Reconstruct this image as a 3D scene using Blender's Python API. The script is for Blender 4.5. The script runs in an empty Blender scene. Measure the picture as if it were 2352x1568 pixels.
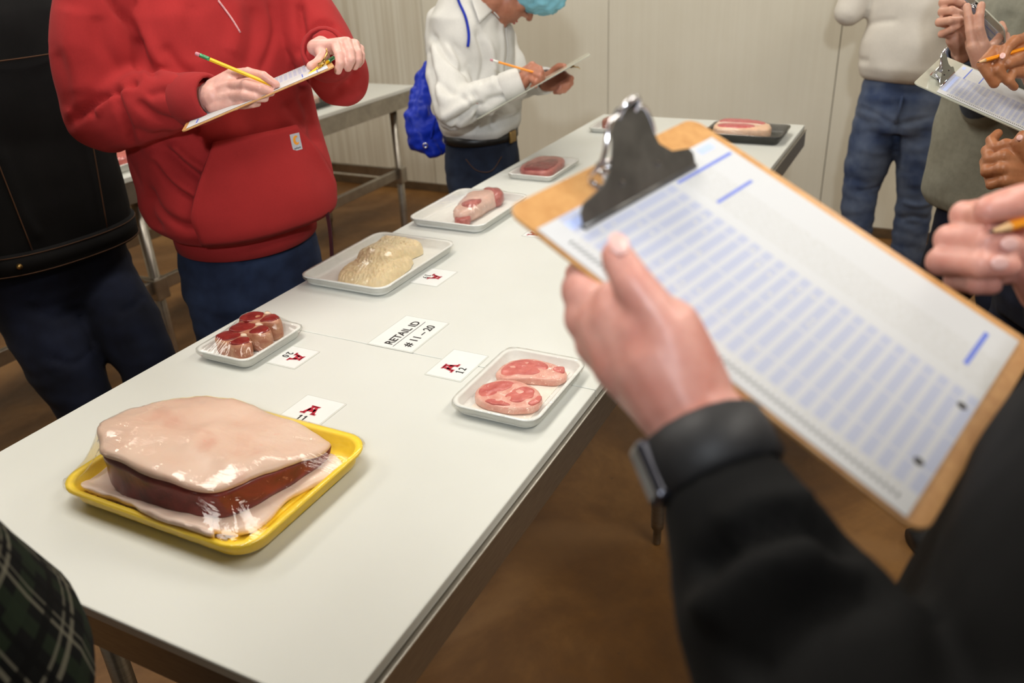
import bpy, bmesh, math, random
import numpy as np
from mathutils import Vector, Matrix, noise
from mathutils.bvhtree import BVHTree

random.seed(4)
SC = bpy.context.scene
COL = SC.collection
PI = math.pi

# ------------------------------------------------------------------ camera
cam_d = bpy.data.cameras.new('camera')
cam = bpy.data.objects.new('camera', cam_d)
COL.objects.link(cam)
cam.matrix_world = Matrix(((0.44556, 0.41666, -0.79238, 0.0),
                           (-0.89421, 0.16454, -0.41630, 0.0),
                           (-0.04308, 0.89405, 0.44589, 1.6),
                           (0, 0, 0, 1)))
cam_d.sensor_width = 36.0
cam_d.lens = 36.0 * 1906.43 / 2352.0
cam_d.clip_start = 0.02
cam_d.dof.use_dof = True
cam_d.dof.focus_distance = 1.42
cam_d.dof.aperture_fstop = 4.5
SC.camera = cam

# ------------------------------------------------------------------ world, lights, exposure
SC.view_settings.view_transform = 'Standard'
SC.view_settings.look = 'None'
SC.view_settings.gamma = 1.0
SC.view_settings.exposure = -0.36
world = bpy.data.worlds.new('world')
SC.world = world
world.use_nodes = True
world.node_tree.nodes['Background'].inputs[0].default_value = (1.0, 0.86, 0.68, 1)
world.node_tree.nodes['Background'].inputs[1].default_value = 0.22


def area(name, loc, target, sx, sy, power, col):
    d = bpy.data.lights.new(name, 'AREA')
    d.shape = 'RECTANGLE'
    d.size, d.size_y = sx, sy
    d.energy = power
    d.color = col
    o = bpy.data.objects.new(name, d)
    COL.objects.link(o)
    o.location = loc
    o.rotation_euler = (Vector(target) - Vector(loc)).to_track_quat('-Z', 'Y').to_euler()
    return o


# the photographer's flash, held just above and behind the camera
fd = bpy.data.lights.new('flash', 'SPOT')
fd.energy = 265
fd.color = (0.86, 0.93, 1.0)
fd.spot_size = math.radians(59)
fd.spot_blend = 1.0
fd.shadow_soft_size = 0.07
flash = bpy.data.objects.new('flash', fd)
COL.objects.link(flash)
flash.location = (-0.90, -0.30, 2.30)
flash.rotation_euler = (Vector((4.0, 1.75, 1.2)) - flash.location).to_track_quat('-Z', 'Y').to_euler()


# ------------------------------------------------------------------ material helpers
def lin(c):
    return tuple(((x / 255.0) / 12.92 if x / 255.0 <= 0.04045 else ((x / 255.0 + 0.055) / 1.055) ** 2.4) for x in c) + (1.0,)


MATS = {}


def nt(name):
    m = bpy.data.materials.new(name)
    m.use_nodes = True
    t = m.node_tree
    return m, t, t.nodes, t.links, t.nodes['Principled BSDF']


def coords(n, l, scale=(1, 1, 1), kind='Object'):
    tc = n.new('ShaderNodeTexCoord')
    mp = n.new('ShaderNodeMapping')
    mp.inputs['Scale'].default_value = scale
    l.new(tc.outputs[kind], mp.inputs['Vector'])
    return mp.outputs['Vector']


def noise_node(n, l, vec, scale, detail=4, rough=0.55, dist=0.0):
    t = n.new('ShaderNodeTexNoise')
    t.inputs['Scale'].default_value = scale
    t.inputs['Detail'].default_value = detail
    t.inputs['Roughness'].default_value = rough
    t.inputs['Distortion'].default_value = dist
    if vec is not None:
        l.new(vec, t.inputs['Vector'])
    return t.outputs['Fac']


def ramp(n, l, fac, stops):
    r = n.new('ShaderNodeValToRGB')
    e = r.color_ramp.elements
    while len(e) < len(stops):
        e.new(0.5)
    for i, (p, c) in enumerate(stops):
        e[i].position = p
        e[i].color = c if len(c) == 4 else lin(c)
    l.new(fac, r.inputs['Fac'])
    return r.outputs['Color']


def mixc(n, l, fac, a, b, mode='MIX'):
    m = n.new('ShaderNodeMix')
    m.data_type = 'RGBA'
    m.blend_type = mode
    for sock, v in ((m.inputs[0], fac), (m.inputs[6], a), (m.inputs[7], b)):
        if isinstance(v, (int, float)):
            sock.default_value = v
        elif isinstance(v, tuple):
            sock.default_value = v
        else:
            l.new(v, sock)
    return m.outputs[2]


def mth(n, l, op, a, b=None, c=None):
    m = n.new('ShaderNodeMath')
    m.operation = op
    for i, v in enumerate((a, b, c)):
        if v is None:
            continue
        if isinstance(v, (int, float)):
            m.inputs[i].default_value = v
        else:
            l.new(v, m.inputs[i])
    return m.outputs[0]


def bump(n, l, bsdf, h, strength=0.3, dist=0.002):
    b = n.new('ShaderNodeBump')
    b.inputs['Strength'].default_value = strength
    b.inputs['Distance'].default_value = dist
    l.new(h, b.inputs['Height'])
    l.new(b.outputs['Normal'], bsdf.inputs['Normal'])


def plain(name, c, rough=0.5, metal=0.0, var=0.08, nscale=40, bmp=0.0, bscale=200, sheen=0.0, spec=0.5, sss=0.0, aniso=(1, 1, 1)):
    m, t, n, l, b = nt(name)
    v = coords(n, l, aniso)
    f = noise_node(n, l, v, nscale)
    c0 = lin(c)
    lo = tuple(x * (1 - var) for x in c0[:3]) + (1,)
    hi = tuple(min(1, x * (1 + var)) for x in c0[:3]) + (1,)
    l.new(ramp(n, l, f, [(0.3, lo), (0.7, hi)]), b.inputs['Base Color'])
    b.inputs['Roughness'].default_value = rough
    b.inputs['Metallic'].default_value = metal
    b.inputs['Specular IOR Level'].default_value = spec
    b.inputs['Sheen Weight'].default_value = sheen
    if sss:
        b.inputs['Subsurface Weight'].default_value = sss
        b.inputs['Subsurface Radius'].default_value = (0.012, 0.004, 0.002)
        b.inputs['Subsurface Scale'].default_value = 0.6
    if bmp:
        bump(n, l, b, noise_node(n, l, v, bscale, 3), bmp, 0.001)
    MATS[name] = m
    return m


def cloth(name, c, weave=900, var=0.12, rough=0.9, bmp=0.35, nscale=14, c2=None, fine=260, sheen=0.02):
    m, t, n, l, b = nt(name)
    v = coords(n, l)
    big = noise_node(n, l, v, nscale, 3)
    small = noise_node(n, l, v, fine, 2)
    c0 = lin(c)
    lo = tuple(x * (1 - var) for x in c0[:3]) + (1,)
    hi = tuple(x * (1 + var) for x in c0[:3]) + (1,) if c2 is None else lin(c2)
    base = ramp(n, l, big, [(0.35, lo), (0.68, hi)])
    base = mixc(n, l, mth(n, l, 'MULTIPLY', small, 0.35), base, tuple(min(1, x * 1.5 + 0.002) for x in c0[:3]) + (1,))
    l.new(base, b.inputs['Base Color'])
    b.inputs['Roughness'].default_value = rough
    b.inputs['Specular IOR Level'].default_value = 0.2
    b.inputs['Sheen Weight'].default_value = sheen
    bump(n, l, b, noise_node(n, l, v, weave, 2), bmp, 0.0006)
    MATS[name] = m
    return m


def skin(name, c, c2, rough=0.45):
    m, t, n, l, b = nt(name)
    v = coords(n, l)
    f = noise_node(n, l, v, 32, 3)
    f2 = noise_node(n, l, v, 140, 3)
    base = ramp(n, l, f, [(0.36, c), (0.66, c2)])
    base = mixc(n, l, mth(n, l, 'MULTIPLY', f2, 0.25), base, lin(tuple(x * 0.86 for x in c)))
    l.new(base, b.inputs['Base Color'])
    b.inputs['Roughness'].default_value = rough
    b.inputs['Subsurface Weight'].default_value = 0.25
    b.inputs['Subsurface Radius'].default_value = (0.010, 0.004, 0.002)
    b.inputs['Subsurface Scale'].default_value = 0.5
    bump(n, l, b, noise_node(n, l, v, 420, 3), 0.18, 0.0008)
    MATS[name] = m
    return m


def lean(name, c, c2, fat, scale=45, marb=0.60, rough=0.3):
    m, t, n, l, b = nt(name)
    v = coords(n, l)
    f = noise_node(n, l, v, scale, 5, 0.6, 0.6)
    base = ramp(n, l, f, [(0.32, c), (0.68, c2)])
    g = noise_node(n, l, v, scale * 2.2, 4, 0.6, 1.6)
    mk = ramp(n, l, g, [(marb, (0, 0, 0, 1)), (marb + 0.06, (1, 1, 1, 1))])
    l.new(mixc(n, l, mk, base, lin(fat)), b.inputs['Base Color'])
    b.inputs['Roughness'].default_value = rough
    b.inputs['Subsurface Weight'].default_value = 0.12
    b.inputs['Subsurface Radius'].default_value = (0.006, 0.002, 0.001)
    bump(n, l, b, noise_node(n, l, v, scale * 5, 3), 0.25, 0.001)
    MATS[name] = m
    return m


# ------------------------------------------------------------------ materials
def build_mats():
    plain('metal_grey', (150, 145, 136), 0.38, 0.85, 0.12, 30, 0.1, 300, aniso=(1, 1, 8))
    plain('steel', (168, 162, 152), 0.32, 0.9, 0.15, 20, 0.15, 400)
    plain('chrome', (225, 225, 228), 0.12, 1.0, 0.05, 20)
    plain('gold_metal', (205, 170, 100), 0.2, 1.0, 0.08, 20)
    plain('black_plate', (98, 96, 93), 0.34, 0.75, 0.35, 34, 0.05, 200)
    plain('black_plastic', (26, 26, 28), 0.45, 0.0, 0.2, 40)
    plain('watch_band', (32, 32, 34), 0.55, 0.0, 0.25, 60, 0.2, 300)
    plain('watch_case', (58, 58, 66), 0.25, 0.5, 0.1, 60)
    plain('tray_white', (224, 224, 219), 0.5, 0, 0.03, 60, 0.1, 500)
    plain('tray_yellow', (250, 214, 58), 0.45, 0, 0.05, 60, 0.15, 400, sss=0.1)
    plain('tray_black', (52, 52, 48), 0.4, 0, 0.1, 60, 0.1, 400)
    plain('pad', (236, 226, 214), 0.8, 0, 0.05, 60, 0.3, 300)
    m, t, n, l, b = nt('fat')
    v = coords(n, l)
    f = noise_node(n, l, v, 11, 4, 0.6, 0.5)
    base = ramp(n, l, f, [(0.30, (206, 164, 146)), (0.48, (214, 184, 166)), (0.7, (218, 192, 175))])
    g_ = noise_node(n, l, v, 38, 3, 0.5)
    red_ = ramp(n, l, g_, [(0.70, (0, 0, 0, 1)), (0.78, (0.6, 0.6, 0.6, 1))])
    l.new(mixc(n, l, red_, base, lin((220, 150, 136))), b.inputs['Base Color'])
    b.inputs['Roughness'].default_value = 0.38
    b.inputs['Subsurface Weight'].default_value = 0.15
    b.inputs['Subsurface Radius'].default_value = (0.012, 0.004, 0.002)
    bump(n, l, b, noise_node(n, l, v, 90, 4), 0.3, 0.0015)
    MATS['fat'] = m
    plain('fat_pale', (236, 212, 198), 0.36, 0, 0.08, 30, 0.2, 160, sss=0.15)
    plain('fat_cream', (228, 190, 160), 0.36, 0, 0.12, 60, 0.2, 160, sss=0.15)
    plain('bone', (226, 205, 180), 0.5, 0, 0.12, 80, 0.2, 200)
    plain('tripe', (226, 206, 166), 0.4, 0, 0.10, 60, 0.2, 300, sss=0.2)
    plain('shank', (206, 172, 158), 0.3, 0, 0.14, 40, 0.2, 200, sss=0.15)
    lean('lean_dark', (90, 28, 30), (140, 54, 50), (186, 130, 116), 22, 0.655)
    lean('lean_pork', (186, 88, 84), (214, 128, 118), (232, 190, 178), 42, 0.66)
    lean('lean_lamb', (112, 30, 30), (152, 54, 48), (206, 150, 130), 60, 0.68)
    lean('lean_beef', (112, 40, 44), (146, 66, 66), (196, 140, 132), 50, 0.70)
    lean('beef_edge', (158, 86, 82), (184, 116, 108), (214, 164, 152), 46, 0.66)
    lean('lean_marbled', (182, 66, 74), (206, 104, 106), (232, 190, 178), 60, 0.60)
    lean('fat_lamb', (164, 96, 74), (204, 156, 124), (222, 184, 156), 50, 0.62)
    lean('pork_edge', (212, 146, 132), (228, 184, 168), (236, 206, 192), 50, 0.6)
    lean('lean_brown', (138, 78, 66), (168, 104, 88), (200, 150, 130), 60, 0.72)
    lean('lean_shank', (150, 72, 70), (186, 112, 104), (216, 176, 164), 60, 0.62)
    skin('skin_pink', (204, 136, 120), (222, 164, 148))
    skin('skin_pale', (206, 152, 138), (220, 174, 160))
    skin('skin_warm', (160, 100, 76), (178, 120, 94))
    skin('skin_tan', (160, 100, 62), (182, 122, 84))
    skin('skin_light', (196, 142, 118), (212, 162, 138))
    plain('lip', (166, 84, 78), 0.4, 0, 0.08, 60)
    plain('nail', (226, 178, 168), 0.3, 0, 0.05, 80)
    cloth('red_fleece', (150, 38, 38), 700, 0.08, 0.92, 0.4, 9)
    cloth('red_rib', (144, 38, 38), 500, 0.10, 0.92, 0.5, 9)
    cloth('black_denim', (13, 12, 12), 600, 0.3, 0.85, 0.4, 12, sheen=0)
    cloth('black_knit', (13, 13, 13), 500, 0.3, 0.85, 0.4, 12, sheen=0)
    cloth('blue_denim', (28, 36, 58), 700, 0.3, 0.85, 0.4, 10, (42, 56, 84))
    cloth('navy_denim', (16, 19, 32), 700, 0.3, 0.85, 0.4, 10, (24, 30, 50))
    cloth('dark_denim', (24, 30, 44), 700, 0.3, 0.85, 0.4, 10, (36, 46, 64))
    cloth('light_denim', (62, 76, 108), 700, 0.25, 0.85, 0.4, 8, (104, 114, 132))
    cloth('white_shirt', (196, 194, 188), 900, 0.04, 0.8, 0.15, 10)
    cloth('white_fleece', (206, 200, 190), 500, 0.05, 0.92, 0.4, 12)
    cloth('grey_fleece', (134, 132, 118), 420, 0.10, 0.92, 0.5, 60)
    cloth('slate_fleece', (78, 88, 104), 420, 0.10, 0.92, 0.5, 60)
    cloth('blue_nylon', (16, 40, 150), 300, 0.2, 0.45, 0.2, 14)
    cloth('maroon_cloth', (48, 10, 16), 500, 0.2, 0.85, 0.3, 14)
    plain('belt', (20, 19, 18), 0.45, 0, 0.2, 60)
    plain('stitch', (76, 46, 20), 0.8, 0, 0.1, 100)
    plain('brass', (150, 120, 70), 0.35, 0.9, 0.2, 60)
    plain('pencil_yellow', (240, 190, 30), 0.35, 0, 0.05, 60)
    plain('pencil_orange', (244, 150, 30), 0.35, 0, 0.05, 60)
    plain('pencil_amber', (226, 140, 24), 0.35, 0, 0.05, 60)
    plain('pencil_wood', (222, 180, 130), 0.7, 0, 0.1, 200)
    plain('graphite', (60, 58, 58), 0.4, 0.2, 0.1, 60)
    plain('eraser', (196, 130, 140), 0.8, 0, 0.1, 100)
    plain('ferrule_green', (96, 170, 120), 0.3, 0.8, 0.2, 100)
    plain('ferrule_white', (226, 224, 216), 0.4, 0.2, 0.1, 100)
    plain('card', (224, 225, 222), 0.35, 0, 0.02, 30)
    plain('laminate', (208, 209, 202), 0.12, 0, 0.02, 30)
    plain('ink_black', (24, 20, 20), 0.5, 0, 0.05, 30)
    plain('ink_red', (176, 26, 48), 0.45, 0, 0.12, 60)
    plain('ink_outline', (206, 196, 196), 0.45, 0, 0.05, 60)
    plain('ink_blue', (92, 112, 196), 0.5, 0, 0.08, 60)
    plain('ink_lightblue', (176, 190, 232), 0.5, 0, 0.04, 60)
    plain('ink_grey', (196, 194, 188), 0.6, 0, 0.06, 60)
    plain('label_grey', (176, 178, 184), 0.7, 0, 0.05, 200)
    plain('label_orange', (228, 150, 40), 0.7, 0, 0.05, 200)
    plain('drawstring', (206, 150, 150), 0.8, 0, 0.2, 300)
    plain('lamp_white', (235, 235, 230), 0.4, 0, 0.02, 20)
    plain('clear_board', (176, 176, 160), 0.15, 0, 0.05, 20)
    # hardboard
    m, t, n, l, b = nt('hardboard')
    v = coords(n, l, (1, 1, 1))
    f = noise_node(n, l, v, 90, 5, 0.7)
    f2 = noise_node(n, l, v, 9, 3)
    c = ramp(n, l, f, [(0.3, (176, 122, 66)), (0.7, (206, 156, 96))])
    l.new(mixc(n, l, mth(n, l, 'MULTIPLY', f2, 0.3), c, lin((190, 140, 84))), b.inputs['Base Color'])
    b.inputs['Roughness'].default_value = 0.42
    MATS['hardboard'] = m
    plain('hardboard_edge', (150, 94, 46), 0.7, 0, 0.15, 120)
    # cutting board white plastic
    m, t, n, l, b = nt('poly_board')
    v = coords(n, l)
    f = noise_node(n, l, v, 3, 3)
    f2 = noise_node(n, l, coords(n, l, (3, 60, 1)), 30, 4)
    c = ramp(n, l, f, [(0.3, (205, 206, 199)), (0.7, (211, 212, 206))])
    l.new(c, b.inputs['Base Color'])
    b.inputs['Roughness'].default_value = 0.42
    b.inputs['Subsurface Weight'].default_value = 0.1
    b.inputs['Subsurface Radius'].default_value = (0.01, 0.009, 0.006)
    bump(n, l, b, f2, 0.06, 0.0004)
    MATS['poly_board'] = m
    # wall panels: cream glass-fibre board, worn ribs on some of the panels
    for nm, amt in (('wall_panel', 0.05), ('wall_panel_ribbed', 0.34)):
        m, t, n, l, b = nt(nm)
        geo = n.new('ShaderNodeNewGeometry')
        mp = n.new('ShaderNodeMapping')
        mp.inputs['Scale'].default_value = (1, 26, 0.5)
        l.new(geo.outputs['Position'], mp.inputs['Vector'])
        rib = noise_node(n, l, mp.outputs['Vector'], 1.6, 3, 0.6)
        grime = noise_node(n, l, geo.outputs['Position'], 1.3, 5, 0.6)
        base = ramp(n, l, grime, [(0.3, (214, 208, 190)), (0.7, (222, 217, 201))])
        ribm = ramp(n, l, rib, [(0.42, (0, 0, 0, 1)), (0.6, (1, 1, 1, 1))])
        base = mixc(n, l, mth(n, l, 'MULTIPLY', ribm, amt), base, lin((166, 148, 118)))
        l.new(base, b.inputs['Base Color'])
        b.inputs['Roughness'].default_value = 0.5
        bump(n, l, b, rib, 0.22, 0.004)
        MATS[nm] = m
    plain('seam', (110, 104, 92), 0.7, 0, 0.1, 40)
    plain('base_trim', (86, 66, 42), 0.7, 0, 0.25, 20)
    plain('ceiling_white', (206, 200, 186), 0.8, 0, 0.04, 10)
    # stained concrete floor
    m, t, n, l, b = nt('concrete')
    v = coords(n, l)
    f = noise_node(n, l, v, 1.7, 6, 0.62, 0.5)
    f2 = noise_node(n, l, v, 14, 5, 0.7, 0.4)
    base = ramp(n, l, f, [(0.30, (90, 58, 24)), (0.5, (120, 81, 37)), (0.68, (156, 112, 60))])
    base = mixc(n, l, mth(n, l, 'MULTIPLY', f2, 0.45), base, lin((78, 52, 26)))
    sc = n.new('ShaderNodeTexWave')
    sc.wave_type = 'BANDS'
    sc.bands_direction = 'DIAGONAL'
    sc.inputs['Scale'].default_value = 0.45
    sc.inputs['Distortion'].default_value = 9
    sc.inputs['Detail'].default_value = 3
    sc.inputs['Detail Scale'].default_value = 0.9
    l.new(v, sc.inputs['Vector'])
    scm = ramp(n, l, sc.outputs['Fac'], [(0.95, (0, 0, 0, 1)), (1.0, (0.3, 0.3, 0.3, 1))])
    base = mixc(n, l, scm, base, lin((150, 112, 70)))
    vor = n.new('ShaderNodeTexVoronoi')
    vor.inputs['Scale'].default_value = 7
    l.new(v, vor.inputs['Vector'])
    sp = ramp(n, l, vor.outputs['Distance'], [(0.02, (1, 1, 1, 1)), (0.05, (0, 0, 0, 1))])
    base = mixc(n, l, mth(n, l, 'MULTIPLY', sp, 0.7), base, lin((40, 28, 16)))
    l.new(base, b.inputs['Base Color'])
    rr = n.new('ShaderNodeMapRange')
    rr.inputs['To Min'].default_value = 0.34
    rr.inputs['To Max'].default_value = 0.6
    l.new(f2, rr.inputs['Value'])
    l.new(rr.outputs[0], b.inputs['Roughness'])
    bump(n, l, b, f2, 0.15, 0.003)
    MATS['concrete'] = m
    # plaid
    m, t, n, l, b = nt('plaid')
    v = coords(n, l, (1, 1, 1), 'UV')
    s = n.new('ShaderNodeSeparateXYZ')
    l.new(v, s.inputs[0])
    col = lin((12, 13, 13))
    col = mixc(n, l, 0.0, col, col)
    for ax, per, off, wd, cc, a in (('X', 1, .15, .22, (34, 46, 30), .8), ('Y', 1, .2, .22, (34, 46, 30), .8),
                                    ('X', 1, .55, .06, (150, 146, 128), .55), ('Y', 1, .6, .06, (150, 146, 128), .55),
                                    ('X', 1, .70, .04, (150, 146, 128), .45), ('Y', 1, .74, .04, (150, 146, 128), .45),
                                    ('X', 1, .9, .1, (2, 2, 3), .9), ('Y', 1, .92, .1, (2, 2, 3), .9)):
        fr = mth(n, l, 'FRACT', mth(n, l, 'ADD', s.outputs[ax], 1 - off))
        mk = mth(n, l, 'LESS_THAN', fr, wd)
        col = mixc(n, l, mth(n, l, 'MULTIPLY', mk, a), col, lin(cc))
    l.new(col, b.inputs['Base Color'])
    b.inputs['Roughness'].default_value = 0.9
    b.inputs['Specular IOR Level'].default_value = 0.2
    MATS['plaid'] = m
    # answer sheet: pale blue bubble rows, local metres (x across, y down from the top edge)
    m, t, n, l, b = nt('answer_sheet')
    v = coords(n, l)
    s = n.new('ShaderNodeSeparateXYZ')
    l.new(v, s.inputs[0])
    X, Y = s.outputs['X'], s.outputs['Y']
    row = mth(n, l, 'FRACT', mth(n, l, 'MULTIPLY', Y, 98.0))
    band = mth(n, l, 'LESS_THAN', row, 0.62)
    brk = mth(n, l, 'GREATER_THAN', mth(n, l, 'FRACT', mth(n, l, 'MULTIPLY', X, 26.0)), 0.05)
    inx = mth(n, l, 'MULTIPLY', mth(n, l, 'GREATER_THAN', X, 0.020), mth(n, l, 'LESS_THAN', X, 0.128))
    fade = mth(n, l, 'MULTIPLY', mth(n, l, 'MULTIPLY', band, inx), brk)
    bx = mth(n, l, 'SUBTRACT', mth(n, l, 'FRACT', mth(n, l, 'MULTIPLY', X, 210.0)), 0.5)
    by = mth(n, l, 'SUBTRACT', mth(n, l, 'FRACT', mth(n, l, 'MULTIPLY', Y, 196.0)), 0.5)
    rad = mth(n, l, 'SQRT', mth(n, l, 'ADD', mth(n, l, 'MULTIPLY', bx, bx), mth(n, l, 'MULTIPLY', by, by)))
    bub = mth(n, l, 'LESS_THAN', mth(n, l, 'ABSOLUTE', mth(n, l, 'SUBTRACT', rad, 0.32)), 0.09)
    bub = mth(n, l, 'MULTIPLY', bub, inx)
    col = mixc(n, l, fade, lin((194, 194, 194)), lin((171, 175, 192)))
    col = mixc(n, l, mth(n, l, 'MULTIPLY', bub, 0.22), col, lin((150, 158, 200)))
    # grey text block at the right margin
    tx = mth(n, l, 'MULTIPLY', mth(n, l, 'GREATER_THAN', X, 0.140), mth(n, l, 'LESS_THAN', X, 0.178))
    tn = noise_node(n, l, coords(n, l, (420, 60, 1)), 4, 2)
    tm = mth(n, l, 'MULTIPLY', mth(n, l, 'GREATER_THAN', tn, 0.5), tx)
    col = mixc(n, l, mth(n, l, 'MULTIPLY', tm, 0.45), col, lin((176, 174, 168)))
    l.new(col, b.inputs['Base Color'])
    b.inputs['Roughness'].default_value = 0.55
    MATS['answer_sheet'] = m
    # stretch film and clear plastic
    for nm, base_f, wr, sc_ in (('film', 0.012, 0.5, 60), ('film_streak', 0.015, 0.9, 55)):
        m = bpy.data.materials.new(nm)
        m.use_nodes = True
        t = m.node_tree
        n, l = t.nodes, t.links
        n.remove(n['Principled BSDF'])
        gl = n.new('ShaderNodeBsdfGlossy')
        gl.inputs['Roughness'].default_value = 0.04
        gl.inputs['Color'].default_value = (1, 1, 1, 1)
        tr = n.new('ShaderNodeBsdfTransparent')
        tr.inputs['Color'].default_value = (0.995, 0.995, 0.99, 1)
        lw = n.new('ShaderNodeFresnel')
        lw.inputs['IOR'].default_value = 1.42
        fac = mth(n, l, 'ADD', mth(n, l, 'MULTIPLY', lw.outputs[0], 0.5), base_f)
        mx = n.new('ShaderNodeMixShader')
        l.new(fac, mx.inputs[0])
        l.new(tr.outputs[0], mx.inputs[1])
        l.new(gl.outputs[0], mx.inputs[2])
        if wr:
            v = coords(n, l, (1, 0.25, 0.6))
            h = noise_node(n, l, v, sc_, 4, 0.6, 0.8)
            bp = n.new('ShaderNodeBump')
            bp.inputs['Strength'].default_value = wr
            bp.inputs['Distance'].default_value = 0.002
            l.new(h, bp.inputs['Height'])
            l.new(bp.outputs[0], gl.inputs['Normal'])
        l.new(mx.outputs[0], n['Material Output'].inputs[0])
        MATS[nm] = m
    # hairnet: thin sky-blue gauze
    m, t, n, l, b = nt('hairnet')
    b.inputs['Base Color'].default_value = lin((128, 196, 214))
    b.inputs['Roughness'].default_value = 0.7
    b.inputs['Alpha'].default_value = 0.82
    MATS['hairnet'] = m
    plain('hair_dark', (40, 28, 22), 0.6, 0, 0.2, 60)
    m, t, n, l, b = nt('lamp_glow')
    b.inputs['Base Color'].default_value = (1, 1, 1, 1)
    b.inputs['Emission Color'].default_value = (1, 0.93, 0.82, 1)
    b.inputs['Emission Strength'].default_value = 4.0
    MATS['lamp_glow'] = m


build_mats()


# ------------------------------------------------------------------ geometry helpers
def V3(p):
    return Vector(p)


def link(name, me, mat, parent=None, smooth=True):
    if smooth:
        me.polygons.foreach_set('use_smooth', [True] * len(me.polygons))
    me.materials.clear()
    me.materials.append(MATS[mat])
    me.name = name
    o = bpy.data.objects.new(name, me)
    COL.objects.link(o)
    if parent is not None:
        o.parent = parent
        o.matrix_parent_inverse = parent.matrix_world.inverted()
    return o


def from_bm(name, bm, mat, parent=None, smooth=False):
    bmesh.ops.recalc_face_normals(bm, faces=bm.faces)
    me = bpy.data.meshes.new(name)
    bm.to_mesh(me)
    bm.free()
    return link(name, me, mat, parent, smooth)


def tag(o, label, cat, group=None):
    o['label'] = label
    o['category'] = cat
    if group:
        o['group'] = group
    return o


def structure(o):
    o['kind'] = 'structure'
    return o


def empty(name, loc=(0, 0, 0), mw=None):
    o = bpy.data.objects.new(name, None)
    o.empty_display_size = 0.05
    COL.objects.link(o)
    if mw is not None:
        o.matrix_world = mw
    else:
        o.location = loc
        o.matrix_world = Matrix.Translation(loc)
    return o


def box(bm, lo, hi, bev=0.0, mw=None):
    cx = [(lo[i] + hi[i]) / 2 for i in range(3)]
    sz = [abs(hi[i] - lo[i]) for i in range(3)]
    b2 = bmesh.new()
    bmesh.ops.create_cube(b2, size=1.0)
    bmesh.ops.scale(b2, vec=sz, verts=b2.verts)
    if bev:
        bmesh.ops.bevel(b2, geom=list(b2.edges), offset=min(bev, min(sz) * 0.45), segments=2, affect='EDGES', profile=0.5)
    bmesh.ops.translate(b2, vec=cx, verts=b2.verts)
    if mw is not None:
        bmesh.ops.transform(b2, matrix=mw, verts=b2.verts)
    join(bm, b2)


def join(bm, b2):
    m = bpy.data.meshes.new('tmp')
    b2.to_mesh(m)
    b2.free()
    bm.from_mesh(m)
    bpy.data.meshes.remove(m)


def rings(bm, rs, close=True, cap=True):
    prev = None
    first = last = None
    for r in rs:
        vs = [bm.verts.new(p) for p in r]
        if prev:
            k = len(vs)
            for i in range(k if close else k - 1):
                j = (i + 1) % k
                bm.faces.new((prev[i], prev[j], vs[j], vs[i]))
        else:
            first = vs
        prev = vs
        last = vs
    if cap:
        bm.faces.new(first[::-1])
        bm.faces.new(last)


def frame(d):
    d = Vector(d).normalized()
    a = Vector((0, 0, 1)) if abs(d.z) < 0.9 else Vector((1, 0, 0))
    u = d.cross(a).normalized()
    return u, u.cross(d).normalized() * -1


def capsule(bm, p0, r0, p1, r1, seg=14):
    p0, p1 = V3(p0), V3(p1)
    d = p1 - p0
    if d.length < 1e-5:
        d = Vector((0, 0, 1e-4))
    dn = d.normalized()
    u, v = frame(dn)
    rs = []
    for k in (80, 55, 28, 0):
        a = math.radians(k)
        c = p0 - dn * (r0 * math.sin(a))
        rs.append([c + (u * math.cos(t) + v * math.sin(t)) * r0 * math.cos(a) for t in [2 * PI * i / seg for i in range(seg)]])
    for k in (0, 28, 55, 80):
        a = math.radians(k)
        c = p1 + dn * (r1 * math.sin(a))
        rs.append([c + (u * math.cos(t) + v * math.sin(t)) * r1 * math.cos(a) for t in [2 * PI * i / seg for i in range(seg)]])
    rings(bm, rs)


def chain(bm, pts, rad, seg=14):
    for i in range(len(pts) - 1):
        capsule(bm, pts[i], rad[i], pts[i + 1], rad[i + 1], seg)


def ellipsoid(bm, c, ax, seg=18):
    """ax: three half-axis vectors"""
    c = V3(c)
    a = [V3(x) for x in ax]
    rs = []
    for k in range(1, 12):
        ph = -PI / 2 + PI * k / 12
        rs.append([c + a[2] * math.sin(ph) + (a[0] * math.cos(t) + a[1] * math.sin(t)) * math.cos(ph) for t in [2 * PI * i / seg for i in range(seg)]])
    rings(bm, rs)


def loft(bm, secs, seg=28, n=2.4):
    """secs: (centre, half-axis u, half-axis v)"""
    rs = []
    for c, u, v in secs:
        c, u, v = V3(c), V3(u), V3(v)
        r = []
        for i in range(seg):
            t = 2 * PI * i / seg
            ct, st = math.cos(t), math.sin(t)
            r.append(c + u * math.copysign(abs(ct) ** (2 / n), ct) + v * math.copysign(abs(st) ** (2 / n), st))
        rs.append(r)
    rings(bm, rs)


def tube(bm, pts, r, seg=8, cap=True):
    pts = [V3(p) for p in pts]
    rs = []
    u = None
    for i, p in enumerate(pts):
        d = (pts[min(i + 1, len(pts) - 1)] - pts[max(i - 1, 0)]).normalized()
        if u is None:
            u, v = frame(d)
        else:
            u = (u - d * u.dot(d)).normalized()
        v = d.cross(u)
        rr = r[i] if isinstance(r, (list, tuple)) else r
        rs.append([p + (u * math.cos(t) + v * math.sin(t)) * rr for t in [2 * PI * k / seg for k in range(seg)]])
    rings(bm, rs, True, cap)


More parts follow.
